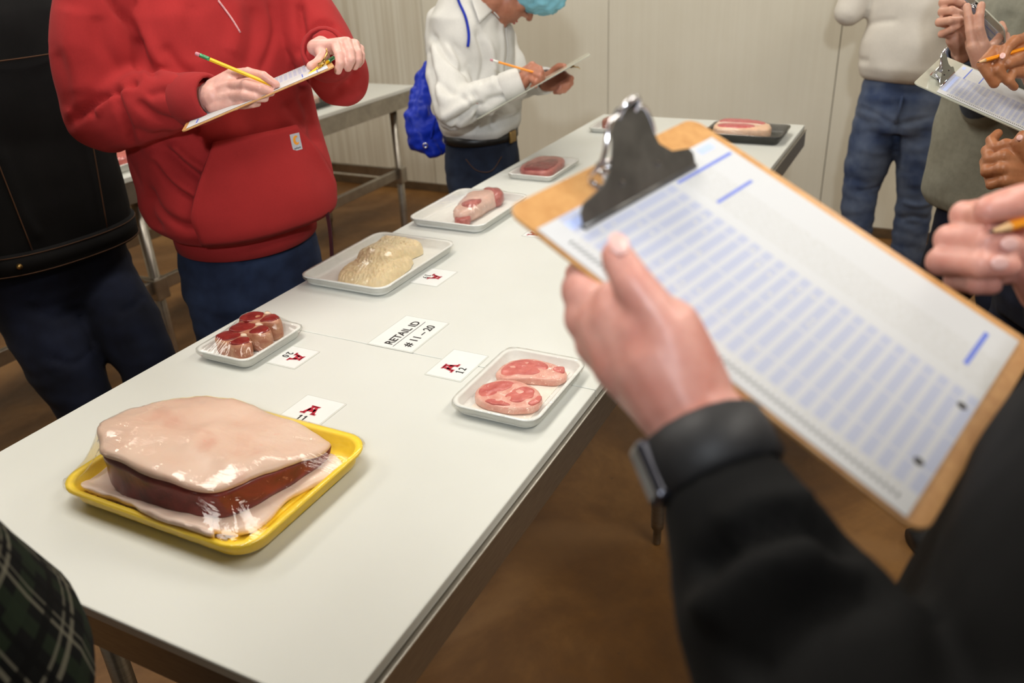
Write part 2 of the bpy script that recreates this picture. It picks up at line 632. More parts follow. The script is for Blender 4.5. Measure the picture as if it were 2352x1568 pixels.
def smooth_line(pts, k=6):
    """Catmull-Rom through points"""
    pts = [V3(p) for p in pts]
    out = []
    for i in range(len(pts) - 1):
        p0, p1, p2, p3 = pts[max(i - 1, 0)], pts[i], pts[i + 1], pts[min(i + 2, len(pts) - 1)]
        for j in range(k):
            t = j / k
            out.append(0.5 * ((2 * p1) + (p2 - p0) * t + (2 * p0 - 5 * p1 + 4 * p2 - p3) * t * t + (3 * p1 - p0 - 3 * p2 + p3) * t ** 3))
    out.append(pts[-1])
    return out


def smooth_loop(pts, n=64):
    """closed Catmull-Rom in 2-D, n samples"""
    m = len(pts)
    out = []
    per = max(2, int(math.ceil(n / m)))
    for i in range(m):
        p0, p1, p2, p3 = [np.array(pts[(i + k) % m], float) for k in (-1, 0, 1, 2)]
        for j in range(per):
            t = j / per
            out.append(0.5 * ((2 * p1) + (p2 - p0) * t + (2 * p0 - 5 * p1 + 4 * p2 - p3) * t * t + (3 * p1 - p0 - 3 * p2 + p3) * t ** 3))
    return out


def solidify_blob(bm, voxel, iters=4, factor=0.5, fn=None):
    """fuse overlapping closed shapes into one continuous surface"""
    bmesh.ops.recalc_face_normals(bm, faces=bm.faces)
    me = bpy.data.meshes.new('tmp_blob')
    bm.to_mesh(me)
    bm.free()
    o = bpy.data.objects.new('tmp_blob', me)
    COL.objects.link(o)
    r = o.modifiers.new('r', 'REMESH')
    r.mode = 'VOXEL'
    r.voxel_size = voxel
    if iters:
        s = o.modifiers.new('s', 'SMOOTH')
        s.factor = factor
        s.iterations = iters
    dg = bpy.context.evaluated_depsgraph_get()
    dg.update()
    out = bpy.data.meshes.new_from_object(o.evaluated_get(dg))
    bpy.data.objects.remove(o)
    bpy.data.meshes.remove(me)
    if fn is not None:
        k = len(out.vertices)
        co = np.empty(k * 3)
        out.vertices.foreach_get('co', co)
        co = co.reshape(-1, 3)
        no = np.empty(k * 3)
        out.vertex_normals.foreach_get('vector', no)
        no = no.reshape(-1, 3)
        d = fn(co, no)
        co = co + no * d[:, None]
        out.vertices.foreach_set('co', co.ravel())
        out.update()
    return out


def vnoise(co, scale, seed=0):
    sx, sy, sz = scale
    return np.array([noise.noise((p[0] * sx + seed, p[1] * sy + seed * 1.7, p[2] * sz - seed)) for p in co])


def seg_dist(P, a, b):
    ab = b - a
    t = np.clip(((P - a) @ ab) / max(ab @ ab, 1e-9), 0, 1)
    return np.linalg.norm(P - (a + t[:, None] * ab), axis=1), t


def wrinkles(noises=(), folds=(), view=None):
    """noises: (scale3, amp, seed); folds: (points, amp, width) measured across the facing direction"""
    vw = None if view is None else np.array(Vector(view).normalized())

    def fn(co, no):
        d = np.zeros(len(co))
        for sc, amp, seed in noises:
            d += amp * vnoise(co, sc, seed)
        for pts, amp, width in folds:
            P = np.array([tuple(p) for p in smooth_line(pts, 4)])
            C_ = co
            msk = np.ones(len(co))
            if vw is not None:
                C_ = co - np.outer(co @ vw, vw)
                P = P - np.outer(P @ vw, vw)
                msk = np.clip((no @ vw) * 2.0 + 0.3, 0, 1)
            best = np.full(len(co), 9.0)
            tt = np.zeros(len(co))
            k = len(P) - 1
            for i in range(k):
                dd, t = seg_dist(C_, P[i], P[i + 1])
                m_ = dd < best
                best[m_] = dd[m_]
                tt[m_] = (i + t[m_]) / k
            d += amp * np.exp(-(best / width) ** 2) * msk * np.clip(np.minimum(tt, 1 - tt) * 6 + 0.25, 0, 1)
        return d
    return fn


def join_meshes(name, meshes):
    bm = bmesh.new()
    for m in meshes:
        bm.from_mesh(m)
    me = bpy.data.meshes.new(name)
    bm.to_mesh(me)
    bm.free()
    for m in meshes:
        bpy.data.meshes.remove(m)
    return me


def hand_bm(wrist, fore, fingers, thumb, fr=0.0085, palm=0.0125, wr=0.026):
    """wrist point, a point up the forearm, four finger polylines starting at the knuckles, thumb polyline"""
    bm = bmesh.new()
    W = V3(wrist)
    capsule(bm, fore, wr * 1.08, wrist, wr * 0.92)
    ks = [V3(f[0]) for f in fingers]
    # carpal row
    ax = (ks[0] - ks[-1]).normalized()
    spread = wr * 0.62
    kw = len(ks) - 1
    base = [W + ax * spread * (1 - 2 * i / kw) for i in range(len(ks))]
    for i, kpt in enumerate(ks):
        capsule(bm, base[i], palm * 1.35, kpt, palm * (0.98 if i < 3 else 0.86))
        if i < kw:
            mid0 = (base[i] + base[i + 1]) / 2
            mid1 = (ks[i] + ks[i + 1]) / 2
            capsule(bm, mid0, palm * 1.3, mid1.lerp(mid0, 0.12), palm * 0.95)
    for i, f in enumerate(fingers):
        s = (1.0, 1.05, 1.0, 0.86)[i] if len(fingers) == 4 else 1.0
        kk = len(f)
        rad = [fr * s * (1.16 - 0.26 * j / (kk - 1)) for j in range(kk)]
        chain(bm, f, rad, 12)
        for j in range(1, kk - 1):
            ellipsoid(bm, f[j], [(rad[j] * 1.08, 0, 0), (0, rad[j] * 1.08, 0), (0, 0, rad[j] * 1.08)], 10)
    if thumb:
        kk = len(thumb)
        rad = [fr * x for x in ((1.9, 1.45, 1.25, 1.05) if kk == 4 else (1.9, 1.6, 1.4, 1.3, 1.05))][:kk]
        chain(bm, thumb, rad, 12)
    return bm


def hand(wrist, fore, fingers, thumb, fr=0.0085, palm=0.0125, wr=0.026, voxel=0.0024, extra=(), iters=5):
    bm = hand_bm(wrist, fore, fingers, thumb, fr, palm, wr)
    for pts, rad in extra:
        chain(bm, pts, rad, 14)
    return solidify_blob(bm, voxel, iters, 0.5)


def nail(parent, c, along, normal, L=0.006, Wd=0.0052):
    a = V3(along).normalized()
    nn = V3(normal)
    nn = (nn - a * nn.dot(a)).normalized()
    s = a.cross(nn)
    bm = bmesh.new()
    ellipsoid(bm, c, [a * L, s * Wd, nn * 0.0016], 12)
    return from_bm('nail', bm, 'nail', parent, True)


def prism(bm, pts2, z0, z1, mw=None):
    a = [bm.verts.new((p[0], p[1], z0)) for p in pts2]
    b = [bm.verts.new((p[0], p[1], z1)) for p in pts2]
    k = len(pts2)
    bm.faces.new(a[::-1])
    bm.faces.new(b)
    for i in range(k):
        j = (i + 1) % k
        bm.faces.new((a[i], a[j], b[j], b[i]))
    if mw is not None:
        bmesh.ops.transform(bm, matrix=mw, verts=a + b)


def text_mesh(s, size, depth=0.0003, bold=0.0, sx=1.0):
    cu = bpy.data.curves.new('txt', 'FONT')
    cu.body = s
    cu.size = size
    cu.align_x = 'CENTER'
    cu.align_y = 'CENTER'
    cu.extrude = depth
    cu.offset = bold
    o = bpy.data.objects.new('txt', cu)
    COL.objects.link(o)
    dg = bpy.context.evaluated_depsgraph_get()
    dg.update()
    me = bpy.data.meshes.new_from_object(o.evaluated_get(dg))
    bpy.data.objects.remove(o)
    bpy.data.curves.remove(cu)
    if sx != 1.0:
        for v in me.vertices:
            v.co.x *= sx
    return me


def rrect(hx, hy, r, seg=6, z=0.0, c=(0, 0)):
    out = []
    for (sx, sy, a0) in ((1, 1, 0), (-1, 1, 90), (-1, -1, 180), (1, -1, 270)):
        for k in range(seg + 1):
            a = math.radians(a0 + 90 * k / seg)
            out.append(Vector((c[0] + sx * (hx - r) + r * math.cos(a), c[1] + sy * (hy - r) + r * math.sin(a), z)))
    return out


def snap(obj_, pts, off=0.004):
    """lay points on the surface of a finished mesh"""
    me = obj_.data
    tr = BVHTree.FromPolygons([v.co.copy() for v in me.vertices], [tuple(p.vertices) for p in me.polygons])
    out = []
    for p in pts:
        loc, nor, idx, d = tr.find_nearest(V3(p))
        out.append(loc + nor * off)
    return out


def drape(obj_, pts, facing, off=0.004):
    """lay points on the side of a finished mesh that faces the given direction"""
    me = obj_.data
    tr = BVHTree.FromPolygons([v.co.copy() for v in me.vertices], [tuple(p.vertices) for p in me.polygons])
    f = V3(facing).normalized()
    out = []
    for p in pts:
        hit = tr.ray_cast(V3(p) + f * 0.5, -f)
        loc = hit[0] if hit[0] is not None else V3(p)
        out.append(loc + f * off)
    return out


# ------------------------------------------------------------------ room
WX = 4.72
TZ = 0.90

bm = bmesh.new()
box(bm, (-1.6, -2.6, -0.1), (WX + 0.02, 5.6, 0.0))
structure(from_bm('floor', bm, 'concrete'))
bm = bmesh.new()
box(bm, (-1.6, -2.6, 3.0), (WX + 0.1, 5.6, 3.08))
structure(from_bm('ceiling', bm, 'ceiling_white'))
bm = bmesh.new()
box(bm, (WX + 0.012, -2.6, 0.0), (WX + 0.10, 5.6, 3.0))
wall_back = structure(from_bm('wall_back', bm, 'seam'))
edges = [-2.60, -1.98, -0.735, 0.515, 1.765, 3.005, 4.25, 5.595]
for i in range(len(edges) - 1):
    bm = bmesh.new()
    box(bm, (WX, edges[i] + 0.002, 0.055), (WX + 0.013, edges[i + 1] - 0.002, 2.995), 0.0015)
    from_bm('panel', bm, 'wall_panel_ribbed' if edges[i] > 1.7 and i >= 5 else 'wall_panel', wall_back)
bm = bmesh.new()
box(bm, (WX - 0.012, -2.6, 0.0), (WX + 0.012, 5.6, 0.055), 0.004)
structure(from_bm('baseboard_back', bm, 'base_trim'))
for nm, y0, y1, iy in (('wall_left', 5.612, 5.70, 5.60), ('wall_right', -2.70, -2.612, -2.612)):
    bm = bmesh.new()
    box(bm, (-1.6, y0, 0.0), (WX, y1, 3.0))
    wl = structure(from_bm(nm, bm, 'seam'))
    for k in range(5):
        bm = bmesh.new()
        box(bm, (WX - 0.02 - 1.245 * (k + 1), iy, 0.055), (WX - 0.024 - 1.245 * k, iy + 0.012, 2.995), 0.0015)
        from_bm('panel', bm, 'wall_panel', wl)

# ceiling lamps: the room's own light
for i, (x, y) in enumerate(((0.9, -0.9), (0.9, 1.2), (0.9, 3.3), (3.0, -0.9), (3.0, 1.2), (3.0, 3.3))):
    e = empty('ceiling_lamp', (x, y, 2.92))
    tag(e, 'white ceiling lamp over ' + ('the near end of the long table', 'the yellow tray', 'the near end of the rear table', 'the grey-shirted group', 'the far end of the long table', 'the far end of the rear table')[i], 'lamp', 'ceiling lamps')
    bm = bmesh.new()
    box(bm, (x - 0.66, y - 0.32, 2.93), (x + 0.66, y + 0.32, 2.998), 0.01)
    from_bm('housing', bm, 'lamp_white', e)
    bm = bmesh.new()
    box(bm, (x - 0.60, y - 0.26, 2.915), (x + 0.60, y + 0.26, 2.932), 0.004)
    from_bm('diffuser', bm, 'lamp_glow', e)
    lo = area('lamp_light', (x, y, 2.90), (x, y, 0), 1.2, 0.52, 28 if x < 2 else 21, (1.0, 0.962, 0.885))
    lo.parent = e
    lo.matrix_parent_inverse = e.matrix_world.inverted()


# ------------------------------------------------------------------ tables
def leg_tube(bm, x, y, z0, z1, r=0.019):
    rs = []
    for z, rr in ((z0, r * 0.5), (z0 + 0.006, r * 0.62), (z0 + 0.055, r * 0.62), (z0 + 0.058, r * 0.95), (z0 + 0.085, r), (z1, r)):
        rs.append([Vector((x + rr * math.cos(2 * PI * k / 16), y + rr * math.sin(2 * PI * k / 16), z)) for k in range(16)])
    rings(bm, rs)


tb = empty('work_table', (1.84, 0.838, 0.0))
tag(tb, 'long white-topped steel work table carrying the meat trays in the foreground', 'table')
X0, X1, Y0, Y1 = 0.425, 3.25, 0.441, 1.233
for a, b_ in ((X0, 1.1325), (1.1337, 2.30), (2.3012, X1)):
    bm = bmesh.new()
    box(bm, (a, Y0, TZ - 0.017), (b_, Y1, TZ), 0.0025)
    from_bm('board', bm, 'poly_board', tb)
bm = bmesh.new()
for lo, hi in (((X0 - 0.002, Y0 - 0.008, TZ - 0.021), (X1 + 0.006, Y0 + 0.03, TZ - 0.0172)), ((X0 - 0.002, Y1 - 0.03, TZ - 0.021), (X1 + 0.006, Y1 + 0.004, TZ - 0.0172)),
               ((X0 + 0.004, Y0 + 0.03, TZ - 0.021), (X0 + 0.04, Y1 - 0.03, TZ - 0.0172)), ((X1 - 0.04, Y0 + 0.03, TZ - 0.021), (X1 + 0.006, Y1 - 0.03, TZ - 0.0172))):
    box(bm, lo, hi, 0.001)
from_bm('ledge', bm, 'steel', tb)
for nm, lo, hi in (('apron', (X0 + 0.002, Y0 - 0.006, TZ - 0.078), (X1, Y0 - 0.001, TZ - 0.0212)), ('apron', (X0 + 0.002, Y1 - 0.004, TZ - 0.078), (X1, Y1 + 0.001, TZ - 0.0212)),
                   ('apron', (X0 + 0.006, Y0 + 0.001, TZ - 0.078), (X0 + 0.011, Y1 - 0.006, TZ - 0.0212)), ('apron', (X1 - 0.004, Y0 + 0.001, TZ - 0.078), (X1 + 0.001, Y1 - 0.006, TZ - 0.0212))):
    bm = bmesh.new()
    box(bm, lo, hi, 0.001)
    from_bm('apron', bm, 'metal_grey', tb)
for x in (0.62, 1.835, 3.10):
    for y in (Y0 + 0.085, Y1 - 0.085):
        bm = bmesh.new()
        leg_tube(bm, x, y, 0.0, TZ - 0.05)
        from_bm('leg', bm, 'metal_grey', tb, True)
for x in (1.2, 2.5):
    bm = bmesh.new()
    box(bm, (x - 0.02, Y0 + 0.002, TZ - 0.06), (x + 0.02, Y1 - 0.008, TZ - 0.024), 0.002)
    from_bm('crossbar', bm, 'metal_grey', tb)

t2 = empty('work_table', (2.4, 2.95, 0.0))
tag(t2, 'white-topped steel table along the back behind the red hoodie', 'table')
a0, a1, b0, b1, TZ2 = 0.95, 3.90, 2.565, 3.28, 0.86
bm = bmesh.new()
box(bm, (a0, b0, TZ2 - 0.02), (a1, b1, TZ2), 0.003)
from_bm('board', bm, 'poly_board', t2)
for lo, hi in (((a0 + 0.01, b0 + 0.006, TZ2 - 0.10), (a1 - 0.01, b0 + 0.012, TZ2 - 0.021)), ((a0 + 0.01, b1 - 0.012, TZ2 - 0.10), (a1 - 0.01, b1 - 0.006, TZ2 - 0.021)),
               ((a1 - 0.016, b0 + 0.013, TZ2 - 0.10), (a1 - 0.010, b1 - 0.013, TZ2 - 0.021)), ((a0 + 0.010, b0 + 0.013, TZ2 - 0.10), (a0 + 0.016, b1 - 0.013, TZ2 - 0.021))):
    bm = bmesh.new()
    box(bm, lo, hi, 0.001)
    from_bm('apron', bm, 'steel', t2)
for x in (1.06, 2.06, 3.79):
    for y in (b0 + 0.085, b1 - 0.085):
        bm = bmesh.new()
        leg_tube(bm, x, y, 0.0, TZ2 - 0.03, 0.021)
        from_bm('leg', bm, 'steel', t2, True)
        bm = bmesh.new()
        box(bm, (x - 0.032, y - 0.032, 0.345), (x + 0.032, y + 0.032, 0.435), 0.006)
        from_bm('corner_socket', bm, 'steel', t2)
for y in (b0 + 0.085, b1 - 0.085):
    bm = bmesh.new()
    box(bm, (1.06, y - 0.011, 0.372), (3.79, y + 0.011, 0.425), 0.004)
    from_bm('stretcher', bm, 'steel', t2)
for x in (1.06, 2.06, 3.79):
    bm = bmesh.new()
    box(bm, (x - 0.011, b0 + 0.097, 0.372), (x + 0.011, b1 - 0.097, 0.425), 0.004)
    from_bm('stretcher', bm, 'steel', t2)


# ------------------------------------------------------------------ trays and meat
def tray(parent, c, hx, hy, h, mat, z0, slope=0.016, lip=0.006, t=0.0035, r=0.03):
    """foam tray: hx, hy outer rim half sizes; returns the height of its inner floor"""
    bm = bmesh.new()
    pr = [(slope, z0), (slope * 0.55, z0 + h * 0.25), (lip, z0 + h * 0.88), (0, z0 + h * 0.9), (0, z0 + h), (lip, z0 + h),
          (lip + t * 0.6, z0 + h * 0.9), (slope * 0.55 + t * 1.2, z0 + h * 0.3), (slope + t * 1.8, z0 + t)]
    rs = [[Vector((p.x, p.y, z)) for p in rrect(hx - i, hy - i, max(0.006, r - i * 0.6), 7, 0, c)] for i, z in pr]
    rings(bm, rs)
    from_bm('tray', bm, mat, parent, True)
    return z0 + t


def slab(name, parent, mat, outline, prof, bumpy=0.0, freq=40, seed=0, zf=None, n=64, ctr=None, matc=None, ret=False):
    """lump of meat: outline loop in x,y; prof = list of (scale about centre, z); zf adds height"""
    o = smooth_loop(outline, n)
    cx, cy = (np.mean([p[0] for p in o]), np.mean([p[1] for p in o])) if ctr is None else ctr
    bm = bmesh.new()
    rs = []
    for s, z in prof:
        r = []
        for p in o:
            x, y = cx + (p[0] - cx) * s, cy + (p[1] - cy) * s
            zz = z + (zf(x, y) if zf else 0)
            if bumpy:
                q = Vector((x * freq, y * freq, z * freq + seed))
                dx, dy, dz = noise.noise(q), noise.noise(q + Vector((7, 3, 1))), noise.noise(q + Vector((1, 9, 4)))
                x += dx * bumpy * 0.8
                y += dy * bumpy * 0.8
                zz += dz * bumpy * (0.25 if z <= prof[0][1] + 1e-6 else 1.0)
            r.append(Vector((x, y, zz)))
        rs.append(r)
    rings(bm, rs)
    return from_bm(name, bm, mat, parent, True)


def dome(z0, h, k=0.9, edge=0.35):
    """profile of a flat cut with rounded edges"""
    pr = [(k, z0), (0.985, z0 + h * 0.18), (1.0, z0 + h * 0.5), (0.985, z0 + h * 0.8), (0.95, z0 + h * 0.95), (0.88, z0 + h)]
    for s in (0.75, 0.6, 0.45, 0.3, 0.15, 0.04):
        pr.append((s, z0 + h * (1.0 + 0.06 * (1 - s))))
    return pr


def cutp(z0, h):
    """profile of a lean face: nearly straight sides, flat top"""
    pr = [(0.97, z0), (1.0, z0 + h * 0.4), (1.0, z0 + h * 0.75), (0.985, z0 + h * 0.9), (0.95, z0 + h * 0.98), (0.88, z0 + h)]
    for s in (0.75, 0.6, 0.45, 0.3, 0.15, 0.04):
        pr.append((s, z0 + h * (1.0 + 0.03 * (1 - s))))
    return pr


def film(parent, c, hx, hy, rim, low, mat='film', g=58, n=9, slack=0.0):
    """stretch wrap pulled over the rim and the contents of a tray"""
    bpy.context.view_layer.update()
    trees = []
    for ch in parent.children:
        if ch.type == 'MESH' and not ch.name.startswith('tray') and not ch.name.startswith('film'):
            me = ch.data
            mw = ch.matrix_world
            trees.append(BVHTree.FromPolygons([mw @ v.co for v in me.vertices], [tuple(p.vertices) for p in me.polygons]))
    hx += 0.0012
    hy += 0.0012
    P = np.zeros((g, g, 2))
    ob = np.full((g, g), low)
    for i in range(g):
        for j in range(g):
            u, v = -1 + 2 * i / (g - 1), -1 + 2 * j / (g - 1)
            mx = max(abs(u), abs(v), 1e-6)
            k = mx / ((abs(u) ** n + abs(v) ** n) ** (1 / n)) if mx > 1e-5 else 1
            x, y = c[0] + u * k * hx, c[1] + v * k * hy
            P[i, j] = x, y
            for tr in trees:
                hit = tr.ray_cast(Vector((x, y, rim + 0.5)), Vector((0, 0, -1)))
                if hit[0] is not None:
                    ob[i, j] = max(ob[i, j], hit[0].z + 0.0016)
    h = np.maximum(ob, rim - slack)
    h[0, :] = h[-1, :] = rim + 0.0008
    h[:, 0] = h[:, -1] = rim + 0.0008
    for it in range(420):
        a = h.copy()
        a[1:-1, 1:-1] = 0.25 * (h[:-2, 1:-1] + h[2:, 1:-1] + h[1:-1, :-2] + h[1:-1, 2:])
        h = np.maximum(a, ob)
        h[0, :] = h[-1, :] = rim + 0.0008
        h[:, 0] = h[:, -1] = rim + 0.0008
    for i in range(1, g - 1):
        for j in range(1, g - 1):
            x, y = P[i, j]
            a_ = math.atan2(y - c[1], x - c[0])
            r_ = math.hypot(x - c[0], y - c[1])
            h[i, j] += 0.0007 * noise.noise((a_ * 14, r_ * 22, 3.0)) + 0.0005 * abs(noise.noise((x * 70, y * 160, 1.0)))
    bm = bmesh.new()
    vs = [[bm.verts.new((P[i, j, 0], P[i, j, 1], h[i, j])) for j in range(g)] for i in range(g)]
    for i in range(g - 1):
        for j in range(g - 1):
            bm.faces.new((vs[i][j], vs[i + 1][j], vs[i + 1][j + 1], vs[i][j + 1]))
    # skirt tucked under the rim
    loop = [vs[i][0] for i in range(g)] + [vs[g - 1][j] for j in range(1, g)] + [vs[i][g - 1] for i in range(g - 2, -1, -1)] + [vs[0][j] for j in range(g - 2, 0, -1)]
    prev = loop
    for z, ins in ((rim - 0.006, -0.001), (rim - 0.014, 0.006), (low + 0.001, 0.016)):
        cur = []
        for v in loop:
            d = Vector((v.co.x - c[0], v.co.y - c[1], 0))
            q = noise.noise((v.co.x * 60, v.co.y * 60, z * 90)) * 0.0016
            cur.append(bm.verts.new((v.co.x - d.normalized().x * (ins + q), v.co.y - d.normalized().y * (ins + q), z)))
        k = len(loop)
        for i in range(k):
            bm.faces.new((prev[i], prev[(i + 1) % k], cur[(i + 1) % k], cur[i]))
        prev = cur
    o = from_bm('film', bm, mat, parent, True)
    o['label'] = 'clear glossy stretch wrap'
    return o


G_TRAY = 'wrapped meat trays on the long table'
# --- the big roast in the yellow tray
cx, cy = 0.684, 0.846
e = empty('meat_tray', (cx, cy, TZ))
tag(e, 'large fat-covered roast wrapped on a bright yellow tray, nearest on the table', 'meat tray', G_TRAY)
hx, hy = 0.137, 0.178
fl = tray(e, (cx, cy), hx, hy, 0.032, 'tray_yellow', TZ + 0.0005, 0.02, 0.008, 0.004, 0.045)
# ridges on the tray floor
bm = bmesh.new()
for k in range(15):
    yy = cy - 0.135 + k * 0.0193
    box(bm, (cx - 0.108, yy - 0.004, fl - 0.001), (cx + 0.108, yy + 0.004, fl + 0.003), 0.0015)
from_bm('tray_ribs', bm, 'tray_yellow', e)
# pale flap of fat the meat lies on
slab('fat_flap', e, 'fat_pale', [(0.575, 1.000), (0.560, 0.955), (0.562, 0.90), (0.554, 0.862), (0.549, 0.81), (0.551, 0.758), (0.553, 0.724), (0.572, 0.742), (0.60, 0.716), (0.628, 0.706),
                                 (0.66, 0.712), (0.70, 0.704), (0.735, 0.690), (0.772, 0.692), (0.79, 0.75), (0.79, 0.90), (0.77, 0.99), (0.68, 1.012), (0.62, 1.012)],
     [(0.97, fl + 0.003), (0.995, fl + 0.006), (1.0, fl + 0.009), (0.985, fl + 0.0125), (0.9, fl + 0.0145), (0.7, fl + 0.015), (0.4, fl + 0.015), (0.05, fl + 0.015)], 0.004, 38, 3, n=90, zf=lambda x, y: max(0, 0.588 - x) * 0.75)
base = [(0.632, 1.006), (0.588, 0.955), (0.576, 0.905), (0.580, 0.83), (0.592, 0.770), (0.612, 0.745), (0.66, 0.728), (0.72, 0.714), (0.772, 0.712), (0.798, 0.745), (0.804, 0.83), (0.800, 0.93), (0.77, 0.985), (0.70, 1.012)]
zc = fl + 0.013


def roast_top(x, y):
    dx, dy = (x - 0.705) / 0.12, (y - 0.865) / 0.16
    r2 = dx * dx + dy * dy
    bulge = 0.006 * max(0.0, 1 - r2) ** 0.75 + 0.006 * noise.noise((x * 14, y * 14, 3)) + 0.003 * noise.noise((x * 30, y * 30, 7))
    return bulge + 0.020 * max(0, min(1, (y - 0.73) / 0.2)) - 0.036 * max(0, (x - 0.64) / 0.16)


o = smooth_loop(base, 110)
ctr = (0.69, 0.865)


def roast_ring(s, z, top=None, seed=0, amp=0.003, push=0.0):
    r = []
    for p in o:
        x, y = ctr[0] + (p[0] - ctr[0]) * s, ctr[1] + (p[1] - ctr[1]) * s
        zz = z if top is None else zc + 0.010 + (0.036 + roast_top(x, y)) * top + z
        q = Vector((x * 34, y * 34, zz * 34 + seed))
        x += noise.noise(q) * amp - 0.0
        y += noise.noise(q + Vector((5, 1, 8))) * amp
        zz += noise.noise(q + Vector((2, 6, 3))) * amp * 0.8
        r.append(Vector((x, y, zz)))
    return r


bm = bmesh.new()
prof = [roast_ring(0.90, zc - 0.004, amp=0.001), roast_ring(0.985, zc + 0.004), roast_ring(1.0, zc + 0.012), roast_ring(0.97, 0.0, 0.35), roast_ring(0.985, 0.0, 0.7), roast_ring(0.975, -0.004, 1.0),
        roast_ring(0.9, -0.006, 1.0), roast_ring(0.5, -0.01, 1.0), roast_ring(0.05, -0.01, 1.0)]
rings(bm, prof)
from_bm('lean_roast', bm, 'lean_dark', e, True)
bm = bmesh.new()
prof = [roast_ring(0.93, -0.004, 1.0), roast_ring(0.985, -0.002, 1.0), roast_ring(1.0, 0.001, 1.0), roast_ring(0.985, 0.005, 1.0, 0), roast_ring(0.94, 0.007, 1.0), roast_ring(0.86, 0.008, 1.0)]
for s in (0.78, 0.7, 0.62, 0.54, 0.46, 0.38, 0.3, 0.22, 0.14, 0.05):
    prof.append(roast_ring(s, 0.008, 1.0))
rings(bm, prof)
from_bm('fat_cap', bm, 'fat', e, True)
film(e, (cx, cy), hx, hy, TZ + 0.0325, fl, 'film_streak', 70)

# --- pork chops
cx, cy = 1.076, 0.553
e = empty('meat_tray', (cx, cy, TZ))
tag(e, 'white foam tray with two pink pork chops at the right edge of the table', 'meat tray', G_TRAY)
hx, hy = 0.110, 0.078
fl = tray(e, (cx, cy), hx, hy, 0.022, 'tray_white', TZ + 0.0005, 0.012, 0.006, 0.0035, 0.026)
fz = fl + 0.001


def chop(parent, rim, leanl, z, h, lm, fm='fat_pale', seed=0, bone=None):
    slab('fat_rim', parent, fm, rim, dome(z, h), 0.0016, 70, seed)
    for i, ll in enumerate(leanl):
        slab('lean_cut', parent, lm, ll, cutp(z + h * 0.3, h * 0.78), 0.0014, 80, seed + i + 3)
    if bone:
        slab('bone', parent, 'bone', bone, dome(z + h * 0.3, h * 0.82), 0.001, 90, seed + 9, n=32)


bm = bmesh.new()
box(bm, (cx - 0.085, cy - 0.052, fl), (cx + 0.090, cy + 0.052, fl + 0.0014), 0.0005)
from_bm('absorbent_pad', bm, 'pad', e)
chop(e, [(1.083, 0.602), (1.105, 0.612), (1.135, 0.608), (1.158, 0.590), (1.166, 0.560), (1.160, 0.525), (1.146, 0.500), (1.125, 0.492), (1.108, 0.505), (1.100, 0.535), (1.090, 0.565), (1.080, 0.585)],
     [[(1.092, 0.598), (1.112, 0.605), (1.138, 0.600), (1.154, 0.582), (1.159, 0.556), (1.150, 0.536), (1.130, 0.532), (1.112, 0.545), (1.100, 0.570), (1.090, 0.585)],
      [(1.150, 0.522), (1.156, 0.510), (1.146, 0.502), (1.134, 0.500), (1.132, 0.512), (1.140, 0.522)]], fz, 0.014, 'lean_pork', 'pork_edge', 1)
chop(e, [(1.008, 0.603), (1.030, 0.612), (1.056, 0.606), (1.074, 0.588), (1.080, 0.560), (1.074, 0.530), (1.058, 0.508), (1.036, 0.496), (1.014, 0.500), (1.000, 0.522), (0.994, 0.552), (0.996, 0.582)],
     [[(1.012, 0.598), (1.032, 0.606), (1.054, 0.600), (1.068, 0.584), (1.072, 0.562), (1.060, 0.556), (1.040, 0.566), (1.020, 0.576), (1.010, 0.586)],
      [(1.034, 0.556), (1.056, 0.548), (1.068, 0.536), (1.060, 0.520), (1.040, 0.514), (1.020, 0.524), (1.014, 0.542), (1.022, 0.555)],
      [(1.000, 0.580), (1.008, 0.572), (1.010, 0.552), (1.004, 0.535), (0.998, 0.55), (0.996, 0.568)],
      [(1.034, 0.508), (1.048, 0.508), (1.046, 0.500), (1.030, 0.498), (1.016, 0.504), (1.020, 0.512)]], fz, 0.0155, 'lean_pork', 'pork_edge', 5)
film(e, (cx, cy), hx, hy, TZ + 0.0225, fl)

